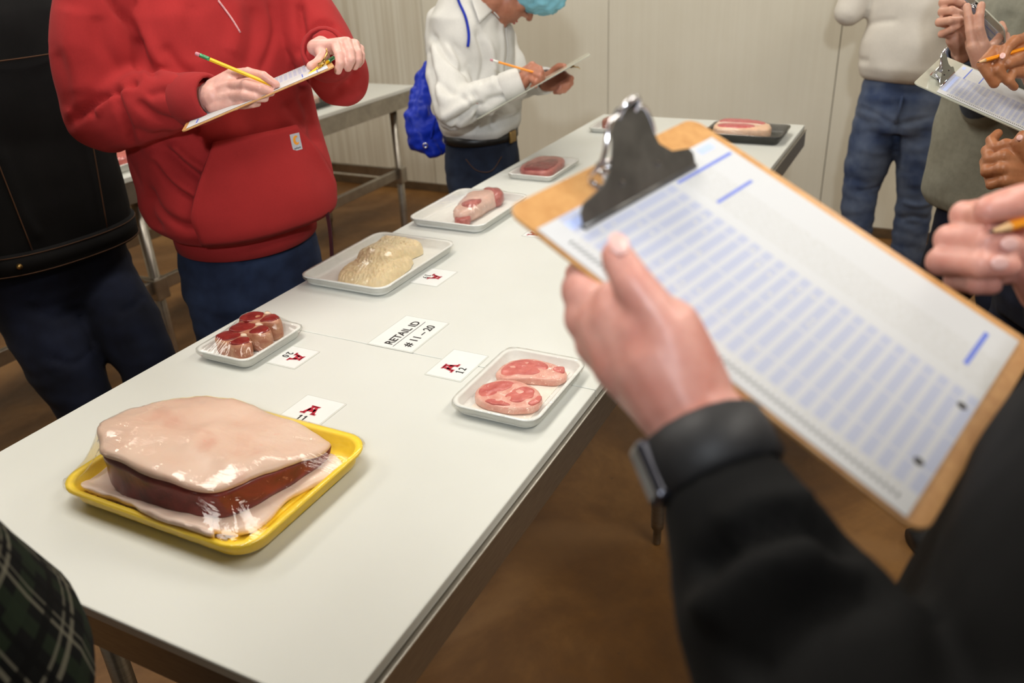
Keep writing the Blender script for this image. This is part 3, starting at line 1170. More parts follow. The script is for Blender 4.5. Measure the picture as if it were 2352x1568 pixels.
# --- lamb chops
cx, cy = 1.036, 1.108
e = empty('meat_tray', (cx, cy, TZ))
tag(e, 'small white tray of three thick dark red lamb chops beside card 20', 'meat tray', G_TRAY)
hx, hy = 0.083, 0.066
fl = tray(e, (cx, cy), hx, hy, 0.022, 'tray_white', TZ + 0.0005, 0.012, 0.006, 0.0035, 0.022)
for i, (dx, dy, ang, sc_) in enumerate(((0.040, 0.010, 0.25, 1.12), (0.002, 0.0, 0.1, 1.15), (-0.036, 0.004, -0.2, 1.12))):
    ca, sa = math.cos(ang), math.sin(ang)

    def rt(L):
        return [(cx + dx + sc_ * (x * ca - y * sa), cy + dy + sc_ * (x * sa + y * ca)) for x, y in L]
    zz = fl + 0.001
    hgt = (0.040, 0.036, 0.033)[i]
    slab('fat_rim', e, 'fat_lamb', rt([(-0.017, 0.030), (0.004, 0.035), (0.020, 0.024), (0.022, 0.002), (0.018, -0.022), (0.006, -0.040), (-0.008, -0.044), (-0.018, -0.030), (-0.021, -0.006), (-0.021, 0.014)]), dome(zz, hgt), 0.002, 70, i)
    slab('lean_cut', e, 'lean_lamb', rt([(-0.016, 0.028), (0.004, 0.032), (0.018, 0.022), (0.019, 0.002), (0.008, -0.008), (-0.006, -0.008), (-0.019, 0.006)]), cutp(zz + hgt * 0.4, hgt * 0.66), 0.0012, 90, i + 4)
    slab('lean_cut', e, 'lean_lamb', rt([(-0.017, -0.012), (0.006, -0.012), (0.014, -0.022), (0.004, -0.038), (-0.012, -0.034)]), cutp(zz + hgt * 0.4, hgt * 0.66), 0.0012, 90, i + 7)
    slab('bone', e, 'bone', rt([(0.012, -0.004), (0.018, -0.008), (0.014, -0.018), (0.008, -0.012)]), dome(zz + hgt * 0.4, hgt * 0.70), 0.001, 90, i, n=24)
film(e, (cx, cy), hx, hy, TZ + 0.0225, fl)

# --- tripe
cx, cy = 1.478, 1.112
e = empty('meat_tray', (cx, cy, TZ))
tag(e, 'white tray heaped with pale cream honeycomb tripe beside card 19', 'meat tray', G_TRAY)
hx, hy = 0.160, 0.116
fl = tray(e, (cx, cy), hx, hy, 0.024, 'tray_white', TZ + 0.0005, 0.014, 0.006, 0.0035, 0.03)


def tripe_piece(cx0, cy0, lx, ly, hgt, ang, z0, seed):
    g = 74
    bm = bmesh.new()
    ca, sa = math.cos(ang), math.sin(ang)
    vs = []
    for i in range(g):
        row = []
        for j in range(g):
            u, v = -1 + 2 * i / (g - 1), -1 + 2 * j / (g - 1)
            mx = max(abs(u), abs(v), 1e-6)
            k = mx / ((abs(u) ** 4 + abs(v) ** 4) ** 0.25)
            x, y = u * k * lx, v * k * ly
            rr = min(1.0, mx)
            prof_ = (1 - rr ** 4) ** 0.5
            d, _ = noise.voronoi((x * 95 + seed, y * 95, seed))
            cell = max(0.0, 0.0050 - (d[1] - d[0]) * 0.012) * -1 + 0.004
            w = 1 + 0.10 * noise.noise((u * 2 + seed, v * 2, 1))
            z = z0 + hgt * prof_ * (0.85 + 0.25 * noise.noise((x * 14, y * 14, seed))) - cell * (1 if rr < 0.96 else 0)
            row.append(bm.verts.new((cx0 + (x * ca - y * sa) * w, cy0 + (x * sa + y * ca) * w, max(z, z0 - 0.0005))))
        vs.append(row)
    for i in range(g - 1):
        for j in range(g - 1):
            bm.faces.new((vs[i][j], vs[i + 1][j], vs[i + 1][j + 1], vs[i][j + 1]))
    lo_ = [bm.verts.new((v.co.x, v.co.y, z0 - 0.001)) for v in ([vs[i][0] for i in range(g)] + [vs[g - 1][j] for j in range(1, g)] + [vs[i][g - 1] for i in range(g - 2, -1, -1)] + [vs[0][j] for j in range(g - 2, 0, -1)])]
    bm.faces.new(lo_)
    return from_bm('tripe', bm, 'tripe', e, True)


tripe_piece(1.440, 1.100, 0.088, 0.070, 0.036, 0.15, fl + 0.001, 2.0)
tripe_piece(1.535, 1.125, 0.072, 0.060, 0.040, -0.15, fl + 0.001, 5.0)
tripe_piece(1.500, 1.116, 0.105, 0.050, 0.050, 0.25, fl + 0.0015, 9.0)
film(e, (cx, cy), hx, hy, TZ + 0.0245, fl)

# --- pale shank pieces
cx, cy = 1.902, 1.108
e = empty('meat_tray', (cx, cy, TZ))
tag(e, 'white tray of glossy pale pink pork piece behind the tripe', 'meat tray', G_TRAY)
hx, hy = 0.148, 0.112
fl = tray(e, (cx, cy), hx, hy, 0.024, 'tray_white', TZ + 0.0005, 0.014, 0.006, 0.0035, 0.03)
slab('skin_side', e, 'shank', [(1.800, 1.085), (1.815, 1.112), (1.86, 1.128), (1.92, 1.145), (1.985, 1.150), (2.020, 1.125), (2.022, 1.085), (1.985, 1.06), (1.93, 1.058), (1.87, 1.056), (1.825, 1.060)], [(0.85, fl + 0.001), (1.0, fl + 0.014), (0.97, fl + 0.028), (0.86, fl + 0.036), (0.65, fl + 0.041), (0.4, fl + 0.043), (0.05, fl + 0.044)], 0.004, 30, 2)
slab('lean_cut', e, 'lean_shank', [(1.955, 1.058), (1.99, 1.052), (2.027, 1.075), (2.030, 1.115), (2.01, 1.128), (1.995, 1.09)], [(0.8, fl + 0.001), (1.0, fl + 0.012), (0.98, fl + 0.030), (0.8, fl + 0.039), (0.4, fl + 0.041), (0.05, fl + 0.042)], 0.003, 60, 6)
slab('lean_cut', e, 'lean_shank', [(1.838, 1.072), (1.875, 1.063), (1.910, 1.075), (1.900, 1.105), (1.868, 1.112), (1.84, 1.098)], [(0.8, fl + 0.02), (1.0, fl + 0.034), (0.9, fl + 0.042), (0.4, fl + 0.0455), (0.05, fl + 0.046)], 0.002, 60, 8)
slab('lean_cut', e, 'lean_shank', [(1.785, 1.085), (1.80, 1.098), (1.822, 1.09), (1.828, 1.068), (1.808, 1.058), (1.79, 1.066)], dome(fl + 0.001, 0.02), 0.002, 60, 9)
film(e, (cx, cy), hx, hy, TZ + 0.0245, fl)

# --- red steak
cx, cy = 2.368, 1.098
e = empty('meat_tray', (cx, cy, TZ))
tag(e, 'white tray with one flat dark red steak left of the clipboard', 'meat tray', G_TRAY)
hx, hy = 0.118, 0.077
fl = tray(e, (cx, cy), hx, hy, 0.018, 'tray_white', TZ + 0.0005, 0.011, 0.005, 0.0035, 0.02)
slab('fat_rim', e, 'beef_edge', [(2.285, 1.140), (2.27, 1.105), (2.272, 1.06), (2.30, 1.042), (2.36, 1.044), (2.42, 1.050), (2.462, 1.075), (2.468, 1.12), (2.44, 1.155), (2.38, 1.162), (2.32, 1.158)], dome(fl + 0.001, 0.022), 0.0015, 50, 2)
slab('lean_cut', e, 'lean_beef', [(2.280, 1.130), (2.276, 1.095), (2.285, 1.060), (2.32, 1.050), (2.37, 1.054), (2.41, 1.066), (2.425, 1.09), (2.40, 1.115), (2.37, 1.130), (2.33, 1.145)], dome(fl + 0.010, 0.0145), 0.0015, 50, 5)
film(e, (cx, cy), hx, hy, TZ + 0.0185, fl)

# --- brown cut, mostly behind the clip
cx, cy = 3.02, 1.085
e = empty('meat_tray', (cx, cy, TZ))
tag(e, 'white tray with a small brownish oval cut, seen just behind the big clip', 'meat tray', G_TRAY)
hx, hy = 0.105, 0.085
fl = tray(e, (cx, cy), hx, hy, 0.018, 'tray_white', TZ + 0.0005, 0.011, 0.005, 0.0035, 0.02)
slab('lean_cut', e, 'lean_brown', [(2.95, 1.10), (2.96, 1.05), (3.01, 1.02), (3.07, 1.03), (3.095, 1.08), (3.07, 1.13), (3.01, 1.145), (2.965, 1.13)], dome(fl + 0.001, 0.032), 0.002, 50, 5)
film(e, (cx, cy), hx, hy, TZ + 0.0185, fl)

# --- steak on black tray
cx, cy = 2.995, 0.600
e = empty('meat_tray', (cx, cy, TZ))
tag(e, 'black foam tray with a marbled pink steak at the far right corner', 'meat tray', G_TRAY)
hx, hy = 0.105, 0.135
fl = tray(e, (cx, cy), hx, hy, 0.030, 'tray_black', TZ + 0.0005, 0.016, 0.006, 0.0035, 0.025)
slab('fat_rim', e, 'fat_cream', [(2.925, 0.700), (2.915, 0.65), (2.92, 0.58), (2.935, 0.525), (2.975, 0.512), (3.03, 0.53), (3.07, 0.59), (3.078, 0.66), (3.06, 0.705), (2.99, 0.715)], dome(fl + 0.001, 0.042), 0.002, 50, 2)
slab('lean_cut', e, 'lean_marbled', [(2.935, 0.690), (2.925, 0.65), (2.93, 0.59), (2.955, 0.565), (2.985, 0.58), (2.99, 0.64), (2.975, 0.69)], dome(fl + 0.020, 0.0265), 0.0015, 60, 5)
slab('lean_cut', e, 'lean_marbled', [(3.005, 0.700), (3.00, 0.64), (3.01, 0.58), (3.00, 0.545), (3.03, 0.545), (3.06, 0.595), (3.067, 0.655), (3.05, 0.70)], dome(fl + 0.020, 0.0265), 0.0015, 60, 8)
slab('fat_seam', e, 'fat_pale', [(2.988, 0.70), (2.990, 0.62), (2.980, 0.56), (2.995, 0.55), (3.003, 0.62), (3.0, 0.70)], dome(fl + 0.020, 0.0255), 0.001, 60, 3, n=36)
film(e, (cx, cy), hx, hy, TZ + 0.0305, fl)

# --- trays on the rear table
for i, (x, y, lm, lb) in enumerate(((3.20, 2.76, 'shank', 'black tray with a pale pink cut on the rear table'), (2.12, 2.72, 'lean_pork', 'white tray with pink meat on the rear table, beside the black jacket'))):
    e = empty('meat_tray', (x, y, TZ2))
    tag(e, lb, 'meat tray', 'wrapped meat trays on the rear table')
    fl = tray(e, (x, y), 0.13, 0.10, 0.03, 'tray_black' if i == 0 else 'tray_white', TZ2 + 0.0005, 0.015, 0.006, 0.0035, 0.025)
    slab('lean_cut', e, lm, [(x - 0.09, y - 0.04), (x - 0.05, y - 0.065), (x + 0.05, y - 0.06), (x + 0.09, y - 0.02), (x + 0.08, y + 0.05), (x, y + 0.065), (x - 0.07, y + 0.05)], dome(fl + 0.001, 0.042), 0.002, 50, i)
    film(e, (x, y), 0.13, 0.10, TZ2 + 0.0305, fl)


# ------------------------------------------------------------------ cards
def dig(ch, x0, h, w, mw, bm):
    """serif numerals drawn as thin solids"""
    s = h * 0.17
    if ch == '1':
        box(bm, (x0 - s * .5, -h / 2, 0), (x0 + s * .5, h / 2, 0.0003), 0, mw)
        box(bm, (x0 - s * 1.3, -h / 2, 0), (x0 + s * 1.3, -h / 2 + s * .42, 0.0003), 0, mw)
        prism(bm, [(x0 - s * .5, h / 2), (x0 - s * 1.5, h / 2 - s * 1.1), (x0 - s * 1.4, h / 2 - s * 1.4), (x0 - s * .5, h / 2 - s * .9)], 0, 0.0003, mw)
    else:
        me = text_mesh(ch, h * 1.30, 0.00015, 0.0003, 0.85)
        me.transform(mw @ Matrix.Translation((x0, 0, 0.00015)))
        bm.from_mesh(me)
        bpy.data.meshes.remove(me)


def letter_a(mw, s, parent):
    """block letter A in red with a pale outline"""
    def shape(bm, g, z1):
        hw = 0.16 * s + g
        for sx in (-1, 1):
            prism(bm, [(sx * (0.40 * s) - hw * .7, -0.42 * s - g), (sx * (0.40 * s) + hw * .7, -0.42 * s - g), (sx * 0.09 * s + hw * .75, 0.46 * s + g), (sx * 0.09 * s - hw * .75, 0.46 * s + g)], 0, z1, mw)
            box(bm, (sx * 0.42 * s - 0.20 * s - g, -0.5 * s - g, 0), (sx * 0.42 * s + 0.20 * s + g, -0.36 * s + g, z1), 0, mw)
        box(bm, (-0.30 * s, -0.19 * s - g, 0), (0.30 * s, 0.13 * s + g, z1), 0, mw)
        box(bm, (-0.34 * s - g, 0.40 * s - g, 0), (0.34 * s + g, 0.52 * s + g, z1), 0, mw)
    bm = bmesh.new()
    shape(bm, 0.045 * s, 0.0002)
    from_bm('emblem_outline', bm, 'ink_outline', parent)
    bm = bmesh.new()
    shape(bm, 0.0, 0.0004)
    from_bm('emblem', bm, 'ink_red', parent)


def card(c, ang, hx, hy, label, digits=None, dpos=(0, -0.026), apos=(0, 0.010), asz=0.030):
    mw = Matrix.Translation((c[0], c[1], TZ + 0.0002)) @ Matrix.Rotation(ang, 4, 'Z')
    e = empty('number_card', mw=mw)
    tag(e, label, 'card', 'laminated number cards')
    bm = bmesh.new()
    rings(bm, [[mw @ p for p in rrect(hx + 0.003, hy + 0.003, 0.003, 4, z)] for z in (0, 0.0005)])
    from_bm('laminate', bm, 'laminate', e)
    bm = bmesh.new()
    rings(bm, [[mw @ p for p in rrect(hx, hy, 0.0008, 3, z)] for z in (0.0005, 0.0009)])
    from_bm('paper', bm, 'card', e)
    m2 = mw @ Matrix.Translation((0, 0, 0.001))
    if digits:
        letter_a(m2 @ Matrix.Translation((apos[0], apos[1], 0)), asz, e)
        bm = bmesh.new()
        dm = m2 @ Matrix.Translation((dpos[0], dpos[1], 0))
        h = 0.0155
        for k, ch in enumerate(digits):
            dig(ch, (k - 0.5) * (0.0098 if digits == '11' else 0.0118), h, 0.008, dm, bm)
        from_bm('numerals', bm, 'ink_black', e)
    return e, m2


card((0.893, 0.848), -PI / 2, 0.039, 0.037, 'number card 11 tucked behind the yellow tray', '11', (0.0, -0.027), (0.0, -0.001), 0.025)
card((1.034, 1.005), PI, 0.035, 0.031, 'upside-down number card 20 beside the lamb chops', '20', (-0.003, -0.017), (0, 0.008), 0.025)
card((1.470, 0.964), PI, 0.045, 0.034, 'faint upside-down number card 19 beside the tripe', '19', (0.004, -0.017), (0.001, 0.004), 0.026)
card((1.122, 0.703), 0.0, 0.050, 0.035, 'number card 12 partly under the pork chop tray', '12', (-0.017, -0.018), (-0.014, 0.007), 0.026)
card((1.835, 0.862), PI, 0.045, 0.034, 'number card mostly hidden behind the large clipboard', '18', (0.02, 0.012), (0.024, -0.012), 0.026)

mw = Matrix.Translation((1.201, 0.857, TZ + 0.0002))
e = empty('sign_card', mw=mw)
tag(e, 'white sign card reading RETAIL ID # 11 - 20 in black', 'sign')
bm = bmesh.new()
rings(bm, [[mw @ p for p in rrect(0.070, 0.052, 0.003, 4, z)] for z in (0, 0.0005)])
from_bm('laminate', bm, 'laminate', e)
bm = bmesh.new()
rings(bm, [[mw @ p for p in rrect(0.067, 0.049, 0.001, 3, z)] for z in (0.0005, 0.0009)])
from_bm('paper', bm, 'card', e)
bm = bmesh.new()
for s_, pos, size in (('RETAIL ID', (-0.003, 0.011), 0.0245), ('# 11 \u2013 20', (-0.003, -0.027), 0.0245)):
    me = text_mesh(s_, size, 0.00015, 0.0005)
    me.transform(mw @ Matrix.Translation((pos[0], pos[1], 0.00105)))
    bm.from_mesh(me)
    bpy.data.meshes.remove(me)
box(bm, (-0.061, -0.0040, 0.0009), (0.055, -0.0028, 0.0012), 0, mw)
from_bm('lettering', bm, 'ink_black', e)


# ------------------------------------------------------------------ pencils
def pencil(tip, end, body='pencil_yellow', label='', ferrule='ferrule_green', r=0.0037, erase='eraser'):
    tip, end = V3(tip), V3(end)
    d = (end - tip).normalized()
    L = (end - tip).length
    u, v = frame(d)
    e = empty('pencil', tip)
    tag(e, label, 'pencil')

    def cyl(name, mat, secs, k=12, hexa=False):
        bm = bmesh.new()
        rs = []
        for a, rr in secs:
            rs.append([tip + d * a + (u * math.cos(2 * PI * i / k) + v * math.sin(2 * PI * i / k)) * rr for i in range(k)])
        rings(bm, rs)
        from_bm(name, bm, mat, e, not hexa)
    cyl('lead', 'graphite', [(0, 0.0003), (0.005, 0.0011)])
    cyl('sharpened_tip', 'pencil_wood', [(0.0048, 0.0011), (0.020, r)])
    cyl('barrel', body, [(0.019, r * 1.02), (L - 0.026, r * 1.02)], 6, True)
    cyl('ferrule', ferrule, [(L - 0.026, r * 1.0), (L - 0.022, r * 1.08), (L - 0.019, r * 0.96), (L - 0.016, r * 1.08), (L - 0.013, r * 0.96), (L - 0.010, r * 1.06), (L - 0.008, r * 1.03)])
    cyl('eraser', erase, [(L - 0.009, r * 0.95), (L - 0.002, r * 0.95), (L, r * 0.6)])
    return e


# ------------------------------------------------------------------ clipboards
def board_frame(O, u, w):
    O, u, w = V3(O), V3(u).normalized(), V3(w)
    w = (w - u * w.dot(u)).normalized()
    n_ = u.cross(-w)
    m = Matrix((u, -w, n_)).transposed().to_4x4()
    m.translation = O
    return m


def sheet(parent, mw, x0, x1, y0, y1, z, curl=None, mat='answer_sheet', blank=False):
    """paper sheet with bubble rows, local metres"""
    bm = bmesh.new()
    g, k = 10, 14
    loc = mw @ Matrix.Translation((x0, -y0, z))
    top = []
    for i in range(g + 1):
        row = []
        for j in range(k + 1):
            X, Y = (x1 - x0) * i / g, (y1 - y0) * j / k
            row.append(bm.verts.new((X, Y, curl(i / g, j / k) if curl else 0)))
        top.append(row)
    for i in range(g):
        for j in range(k):
            bm.faces.new((top[i][j], top[i + 1][j], top[i + 1][j + 1], top[i][j + 1]))
    ext = bmesh.ops.extrude_face_region(bm, geom=list(bm.faces))
    bmesh.ops.translate(bm, vec=(0, 0, -0.0006), verts=[v for v in ext['geom'] if isinstance(v, bmesh.types.BMVert)])
    me = bpy.data.meshes.new('paper')
    bmesh.ops.recalc_face_normals(bm, faces=bm.faces)
    bm.to_mesh(me)
    bm.free()
    o_ = link('paper', me, mat, None, False)
    o_.matrix_world = loc @ Matrix.Diagonal((1, -1, 1, 1))
    o_.parent = parent
    o_.matrix_parent_inverse = parent.matrix_world.inverted()
    return o_


def bars(parent, mw, name, mat, rects, z):
    bm = bmesh.new()
    for x0, x1, y0, y1 in rects:
        box(bm, (x0, -y1, z), (x1, -y0, z + 0.00012), 0, mw)
    return from_bm(name, bm, mat, parent)


def print_marks(parent, mw, px0, px1, py0, py1, z, s=1.0):
    """printed header bars, section lines and timing marks of the answer sheet"""
    W_, L_ = px1 - px0, py1 - py0
    for r in ((px0 + 0.02 * s, px0 + 0.60 * W_, py0 + 0.006, py0 + 0.013), (px0 + 0.86 * W_, px0 + 0.95 * W_, py0 + 0.004, py0 + 0.010)):
        bars(parent, mw, 'print_bar', 'ink_lightblue', [r], z)
    for r in ((px0 + 0.62 * W_, px0 + 0.98 * W_, py0 + 0.020, py0 + 0.0225), (px0 + 0.66 * W_, px0 + 0.90 * W_, py0 + 0.050, py0 + 0.0525), (px0 + 0.71 * W_, px0 + 0.93 * W_, py1 - 0.021, py1 - 0.0175)):
        bars(parent, mw, 'print_line', 'ink_blue', [r], z)
    for nm, mt, rects in (('timing_marks', 'ink_black', [(px0 + 0.008 * s, px0 + 0.0115 * s, py0 + 0.02 + k * (L_ - 0.03) / 60, py0 + 0.02 + k * (L_ - 0.03) / 60 + 0.0014) for k in range(61)]),
                          ('pencil_marks', 'ink_grey', [(a, a + 0.0032, b_, b_ + 0.0022) for a, b_ in [(px0 + W_ * random.uniform(0.12, 0.58), py0 + 0.02 + 0.0102 * k + 0.003) for k in range(14) for _ in range(2)]]),
                          ('row_numbers', 'ink_grey', [(px0 + 0.015 * s, px0 + 0.019 * s, py0 + 0.022 + k * (L_ - 0.03) / 44, py0 + 0.022 + k * (L_ - 0.03) / 44 + 0.002) for k in range(44)])):
        bars(parent, mw, nm, mt, rects, z)['kind'] = 'stuff'
    for fx, fy in ((0.20, 0.962), (0.52, 0.972)):
        dots = bmesh.new()
        p = [(px0 + fx * W_ + 0.0032 * math.cos(2 * PI * i / 12), -(py0 + fy * L_) + 0.0032 * math.sin(2 * PI * i / 12)) for i in range(12)]
        prism(dots, p, z, z + 0.00015, mw)
        from_bm('print_dot', dots, 'ink_black', parent)


def clip_hardware(parent, mw, cx, y0, jaw, s=1.0, plate='black_plate', wire='chrome', high=True):
    """spring clip at the head of a board; cx centre across, y0 jaw line below the top edge"""
    c = empty('clip', mw=mw @ Matrix.Translation((cx, -y0, 0)))
    c.parent = parent
    c.matrix_parent_inverse = parent.matrix_world.inverted()
    lm = c.matrix_world.copy()
    hj = jaw / 2
    # front plate: wide jaw, waisted neck, rounded head; rises away from the jaw
    pts = [(-hj, 0.0), (-hj, 0.008), (-hj * 0.93, 0.013), (-hj * 0.62, 0.017), (-hj * 0.42, 0.026), (-hj * 0.33, 0.040), (-hj * 0.28, 0.054), (-hj * 0.16, 0.060)]
    pts = pts + [(-x, y) for x, y in reversed(pts)]
    ang = math.radians(52 if high else 30)
    rot = lm @ Matrix.Translation((0, 0, 0.003)) @ Matrix.Rotation(ang, 4, 'X') @ Matrix.Diagonal((s, s, s, 1))
    bm = bmesh.new()
    prism(bm, pts, 0, 0.0012, rot)
    from_bm('front_plate', bm, plate, c)
    bm = bmesh.new()
    tube(bm, [lm @ Vector((-hj * s, -0.001, 0.0022)), lm @ Vector((hj * s, -0.001, 0.0022))], 0.0024 * s, 10)
    from_bm('jaw_roll', bm, plate, c, True)
    # rear plate screwed to the board, rising the other way
    bp = [(-hj * 0.5, 0.004), (-hj * 0.5, 0.012), (-hj * 0.3, 0.022), (-hj * 0.26, 0.034)]
    bp = bp + [(-x, y) for x, y in reversed(bp)]
    bm = bmesh.new()
    prism(bm, bp, 0.0006, 0.0018, lm @ Matrix.Diagonal((s, s, 1, 1)))
    for sx in (-1, 1):
        box(bm, (sx * hj * 0.32 * s - 0.0008, 0.006 * s, 0.001), (sx * hj * 0.32 * s + 0.0008, 0.030 * s, 0.016 * s), 0, lm)
    from_bm('base_plate', bm, wire, c)
    # coil spring on its axle
    bm = bmesh.new()
    ax = [lm @ Vector((x * hj * s, 0.024 * s, 0.012 * s)) for x in (-0.36, 0.36)]
    tube(bm, ax, 0.0018 * s, 8)
    hel = [lm @ Vector((hj * s * (-0.3 + 0.6 * k / 96), 0.024 * s + 0.0052 * s * math.cos(k * PI / 6), 0.012 * s + 0.0052 * s * math.sin(k * PI / 6))) for k in range(97)]
    tube(bm, hel, 0.0010 * s, 6)
    from_bm('spring', bm, wire, c, True)
    # wire arms and hanging loop
    bm = bmesh.new()
    head = rot @ Vector((0, 0.058, 0.0006))
    upv = (rot.to_3x3() @ Vector((0, 0, 1))).normalized()
    alo = (rot.to_3x3() @ Vector((0, 1, 0))).normalized()
    sid = (rot.to_3x3() @ Vector((1, 0, 0))).normalized()
    R_ = 0.0098 * s
    cen = head - alo * 0.002 * s + upv * 0.001
    tube(bm, [cen + (sid * math.cos(2 * PI * k / 24) + (alo * 0.75 + upv * 0.66) * math.sin(2 * PI * k / 24)) * R_ for k in range(25)], 0.0020 * s, 8, False)
    from_bm('hanging_loop', bm, wire, c, True)
    for sx in (-1, 1):
        bm = bmesh.new()
        tube(bm, smooth_line([cen + sid * sx * R_ * 0.9, head + sid * sx * hj * 0.30 * s - alo * 0.006 * s, head + sid * sx * hj * 0.44 * s - alo * 0.026 * s - upv * 0.004 * s, lm @ Vector((sx * hj * 0.46 * s, 0.026 * s, 0.008 * s)), lm @ Vector((sx * hj * 0.36 * s, 0.014 * s, 0.004 * s))], 5), 0.0019 * s, 8)
        from_bm('wire_arm', bm, wire, c, True)
    return c


def clipboard(mw, W_, L_, label, mat='hardboard', edge='hardboard_edge', paper=(0.008, 0.221, 0.03, 0.29), jaw=0.13, jy=0.04, clip=True, clip_kw=None, curl=None, group=None, t=0.003, marks=True, jcx=None):
    e = empty('clipboard', mw=mw)
    tag(e, label, 'clipboard', group)
    bm = bmesh.new()
    rings(bm, [[mw @ Vector((p.x + W_ / 2, p.y - L_ / 2, z)) for p in rrect(W_ / 2 - i, L_ / 2 - i, 0.012, 6)] for i, z in ((0.0006, -t), (0, -t + 0.0006), (0, -0.0004), (0.0004, 0))])
    from_bm('board', bm, mat, e)
    sheet(e, mw, paper[0], paper[1], paper[2], paper[3], 0.0012, curl)
    if marks:
        print_marks(e, mw, paper[0], paper[1], paper[2], paper[3], 0.00125)
    if clip:
        clip_hardware(e, mw, W_ / 2 if jcx is None else jcx, jy, jaw, **(clip_kw or {}))
    return e


FGM = board_frame((0.448, 0.236, 1.442), (0.96517, -0.2533, 0.0655), (-0.20209, -0.88078, -0.42823))
clipboard(FGM, 0.229, 0.300, 'large brown clipboard with bubble answer sheet held in the foreground', paper=(0.002, 0.218, 0.026, 0.288), jaw=0.137, jy=0.041, jcx=0.098)


# ------------------------------------------------------------------ people
UP = Vector((0, 0, 1))


def head_mesh(H, fwd, up, neck, k_=1.0):
    """continuous head with brow, nose, lips, chin, ears and neck"""
    H, f, u = V3(H), V3(fwd).normalized(), V3(up)
    u = (u - f * u.dot(f)).normalized()
    s = u.cross(f)
    f, u, s = f * k_, u * k_, s * k_
    bm = bmesh.new()

    def E_(c, r):
        ellipsoid(bm, H + f * c[0] + s * c[1] + u * c[2], [f * r[0], s * r[1], u * r[2]], 20)
    E_((-0.012, 0, 0.028), (0.097, 0.076, 0.098))
    E_((0.030, 0, -0.045), (0.060, 0.057, 0.068))
    E_((0.058, 0, -0.095), (0.024, 0.028, 0.020))
    E_((0.066, 0, 0.022), (0.022, 0.056, 0.016))
    capsule(bm, H + f * 0.082 + u * 0.012, 0.008, H + f * 0.108 - u * 0.026, 0.0125)
    for k in (-1, 1):
        E_((0.092, k * 0.013, -0.030), (0.010, 0.009, 0.008))
        E_((-0.010, k * 0.079, -0.008), (0.018, 0.008, 0.031))
        E_((0.058, k * 0.034, -0.022), (0.022, 0.020, 0.022))
    capsule(bm, H + f * 0.084 - u * 0.058 - s * 0.016, 0.0065, H + f * 0.084 - u * 0.058 + s * 0.016, 0.0065)
    capsule(bm, H + f * 0.082 - u * 0.069 - s * 0.014, 0.007, H + f * 0.082 - u * 0.069 + s * 0.014, 0.007)
    capsule(bm, H - f * 0.025 - u * 0.06, 0.052, neck, 0.058)
    return solidify_blob(bm, 0.0045, 3)


def add_face(P, H, fwd, up, hair='hair_dark', lips=True, k_=1.0):
    H, f, u = V3(H), V3(fwd).normalized(), V3(up)
    u = (u - f * u.dot(f)).normalized()
    s = u.cross(f)
    f, u, s = f * k_, u * k_, s * k_
    for k in (-1, 1):
        bm = bmesh.new()
        c = H + f * 0.074 + s * k * 0.030 + u * 0.002
        ellipsoid(bm, c, [f * 0.009, s * 0.013, u * 0.007], 14)
        from_bm('eye', bm, 'lamp_white', P, True)
    if hair:
        bm = bmesh.new()
        ellipsoid(bm, H - f * 0.028 + u * 0.042, [f * 0.100, s * 0.086, u * 0.100], 24)
        from_bm('hair', bm, hair, P, True)
    if lips:
        bm = bmesh.new()
        capsule(bm, H + f * 0.0895 - u * 0.060 - s * 0.014, 0.004, H + f * 0.0895 - u * 0.060 + s * 0.014, 0.004)
        capsule(bm, H + f * 0.0885 - u * 0.069 - s * 0.012, 0.0045, H + f * 0.0885 - u * 0.069 + s * 0.012, 0.0045)
        from_bm('lips', bm, 'lip', P, True)


def figure(label, mat, meshes):
    me = join_meshes('person', meshes)
    o_ = link('person', me, mat)
    return tag(o_, label, 'person')


def garment(P, name, mat, bm, voxel=0.008, iters=4, fn=None):
    return link(name, solidify_blob(bm, voxel, iters, 0.5, fn), mat, P)


def core(pts_torso, limbs):
    """coarse body inside the clothes"""
    bm = bmesh.new()
    loft(bm, pts_torso)
    for pts, rad in limbs:
        chain(bm, pts, rad)
    return solidify_blob(bm, 0.012, 3)


def ax(deg):
    """facing angle -> left-hand and forward unit vectors"""
    a = math.radians(deg)
    return Vector((-math.sin(a), math.cos(a), 0)), Vector((math.cos(a), math.sin(a), 0))


def shoes(P, feet, fwd, mat='black_plastic'):
    for p in feet:
        p = V3(p)
        bm = bmesh.new()
        loft(bm, [(p - fwd * 0.075 + UP * 0.045, fwd.cross(UP) * 0.035, UP * 0.044), (p + fwd * 0.0 + UP * 0.048, fwd.cross(UP) * 0.042, UP * 0.047), (p + fwd * 0.10 + UP * 0.036, fwd.cross(UP) * 0.048, UP * 0.035), (p + fwd * 0.18 + UP * 0.026, fwd.cross(UP) * 0.036, UP * 0.025)], 20)
        from_bm('shoe', bm, mat, P, True)


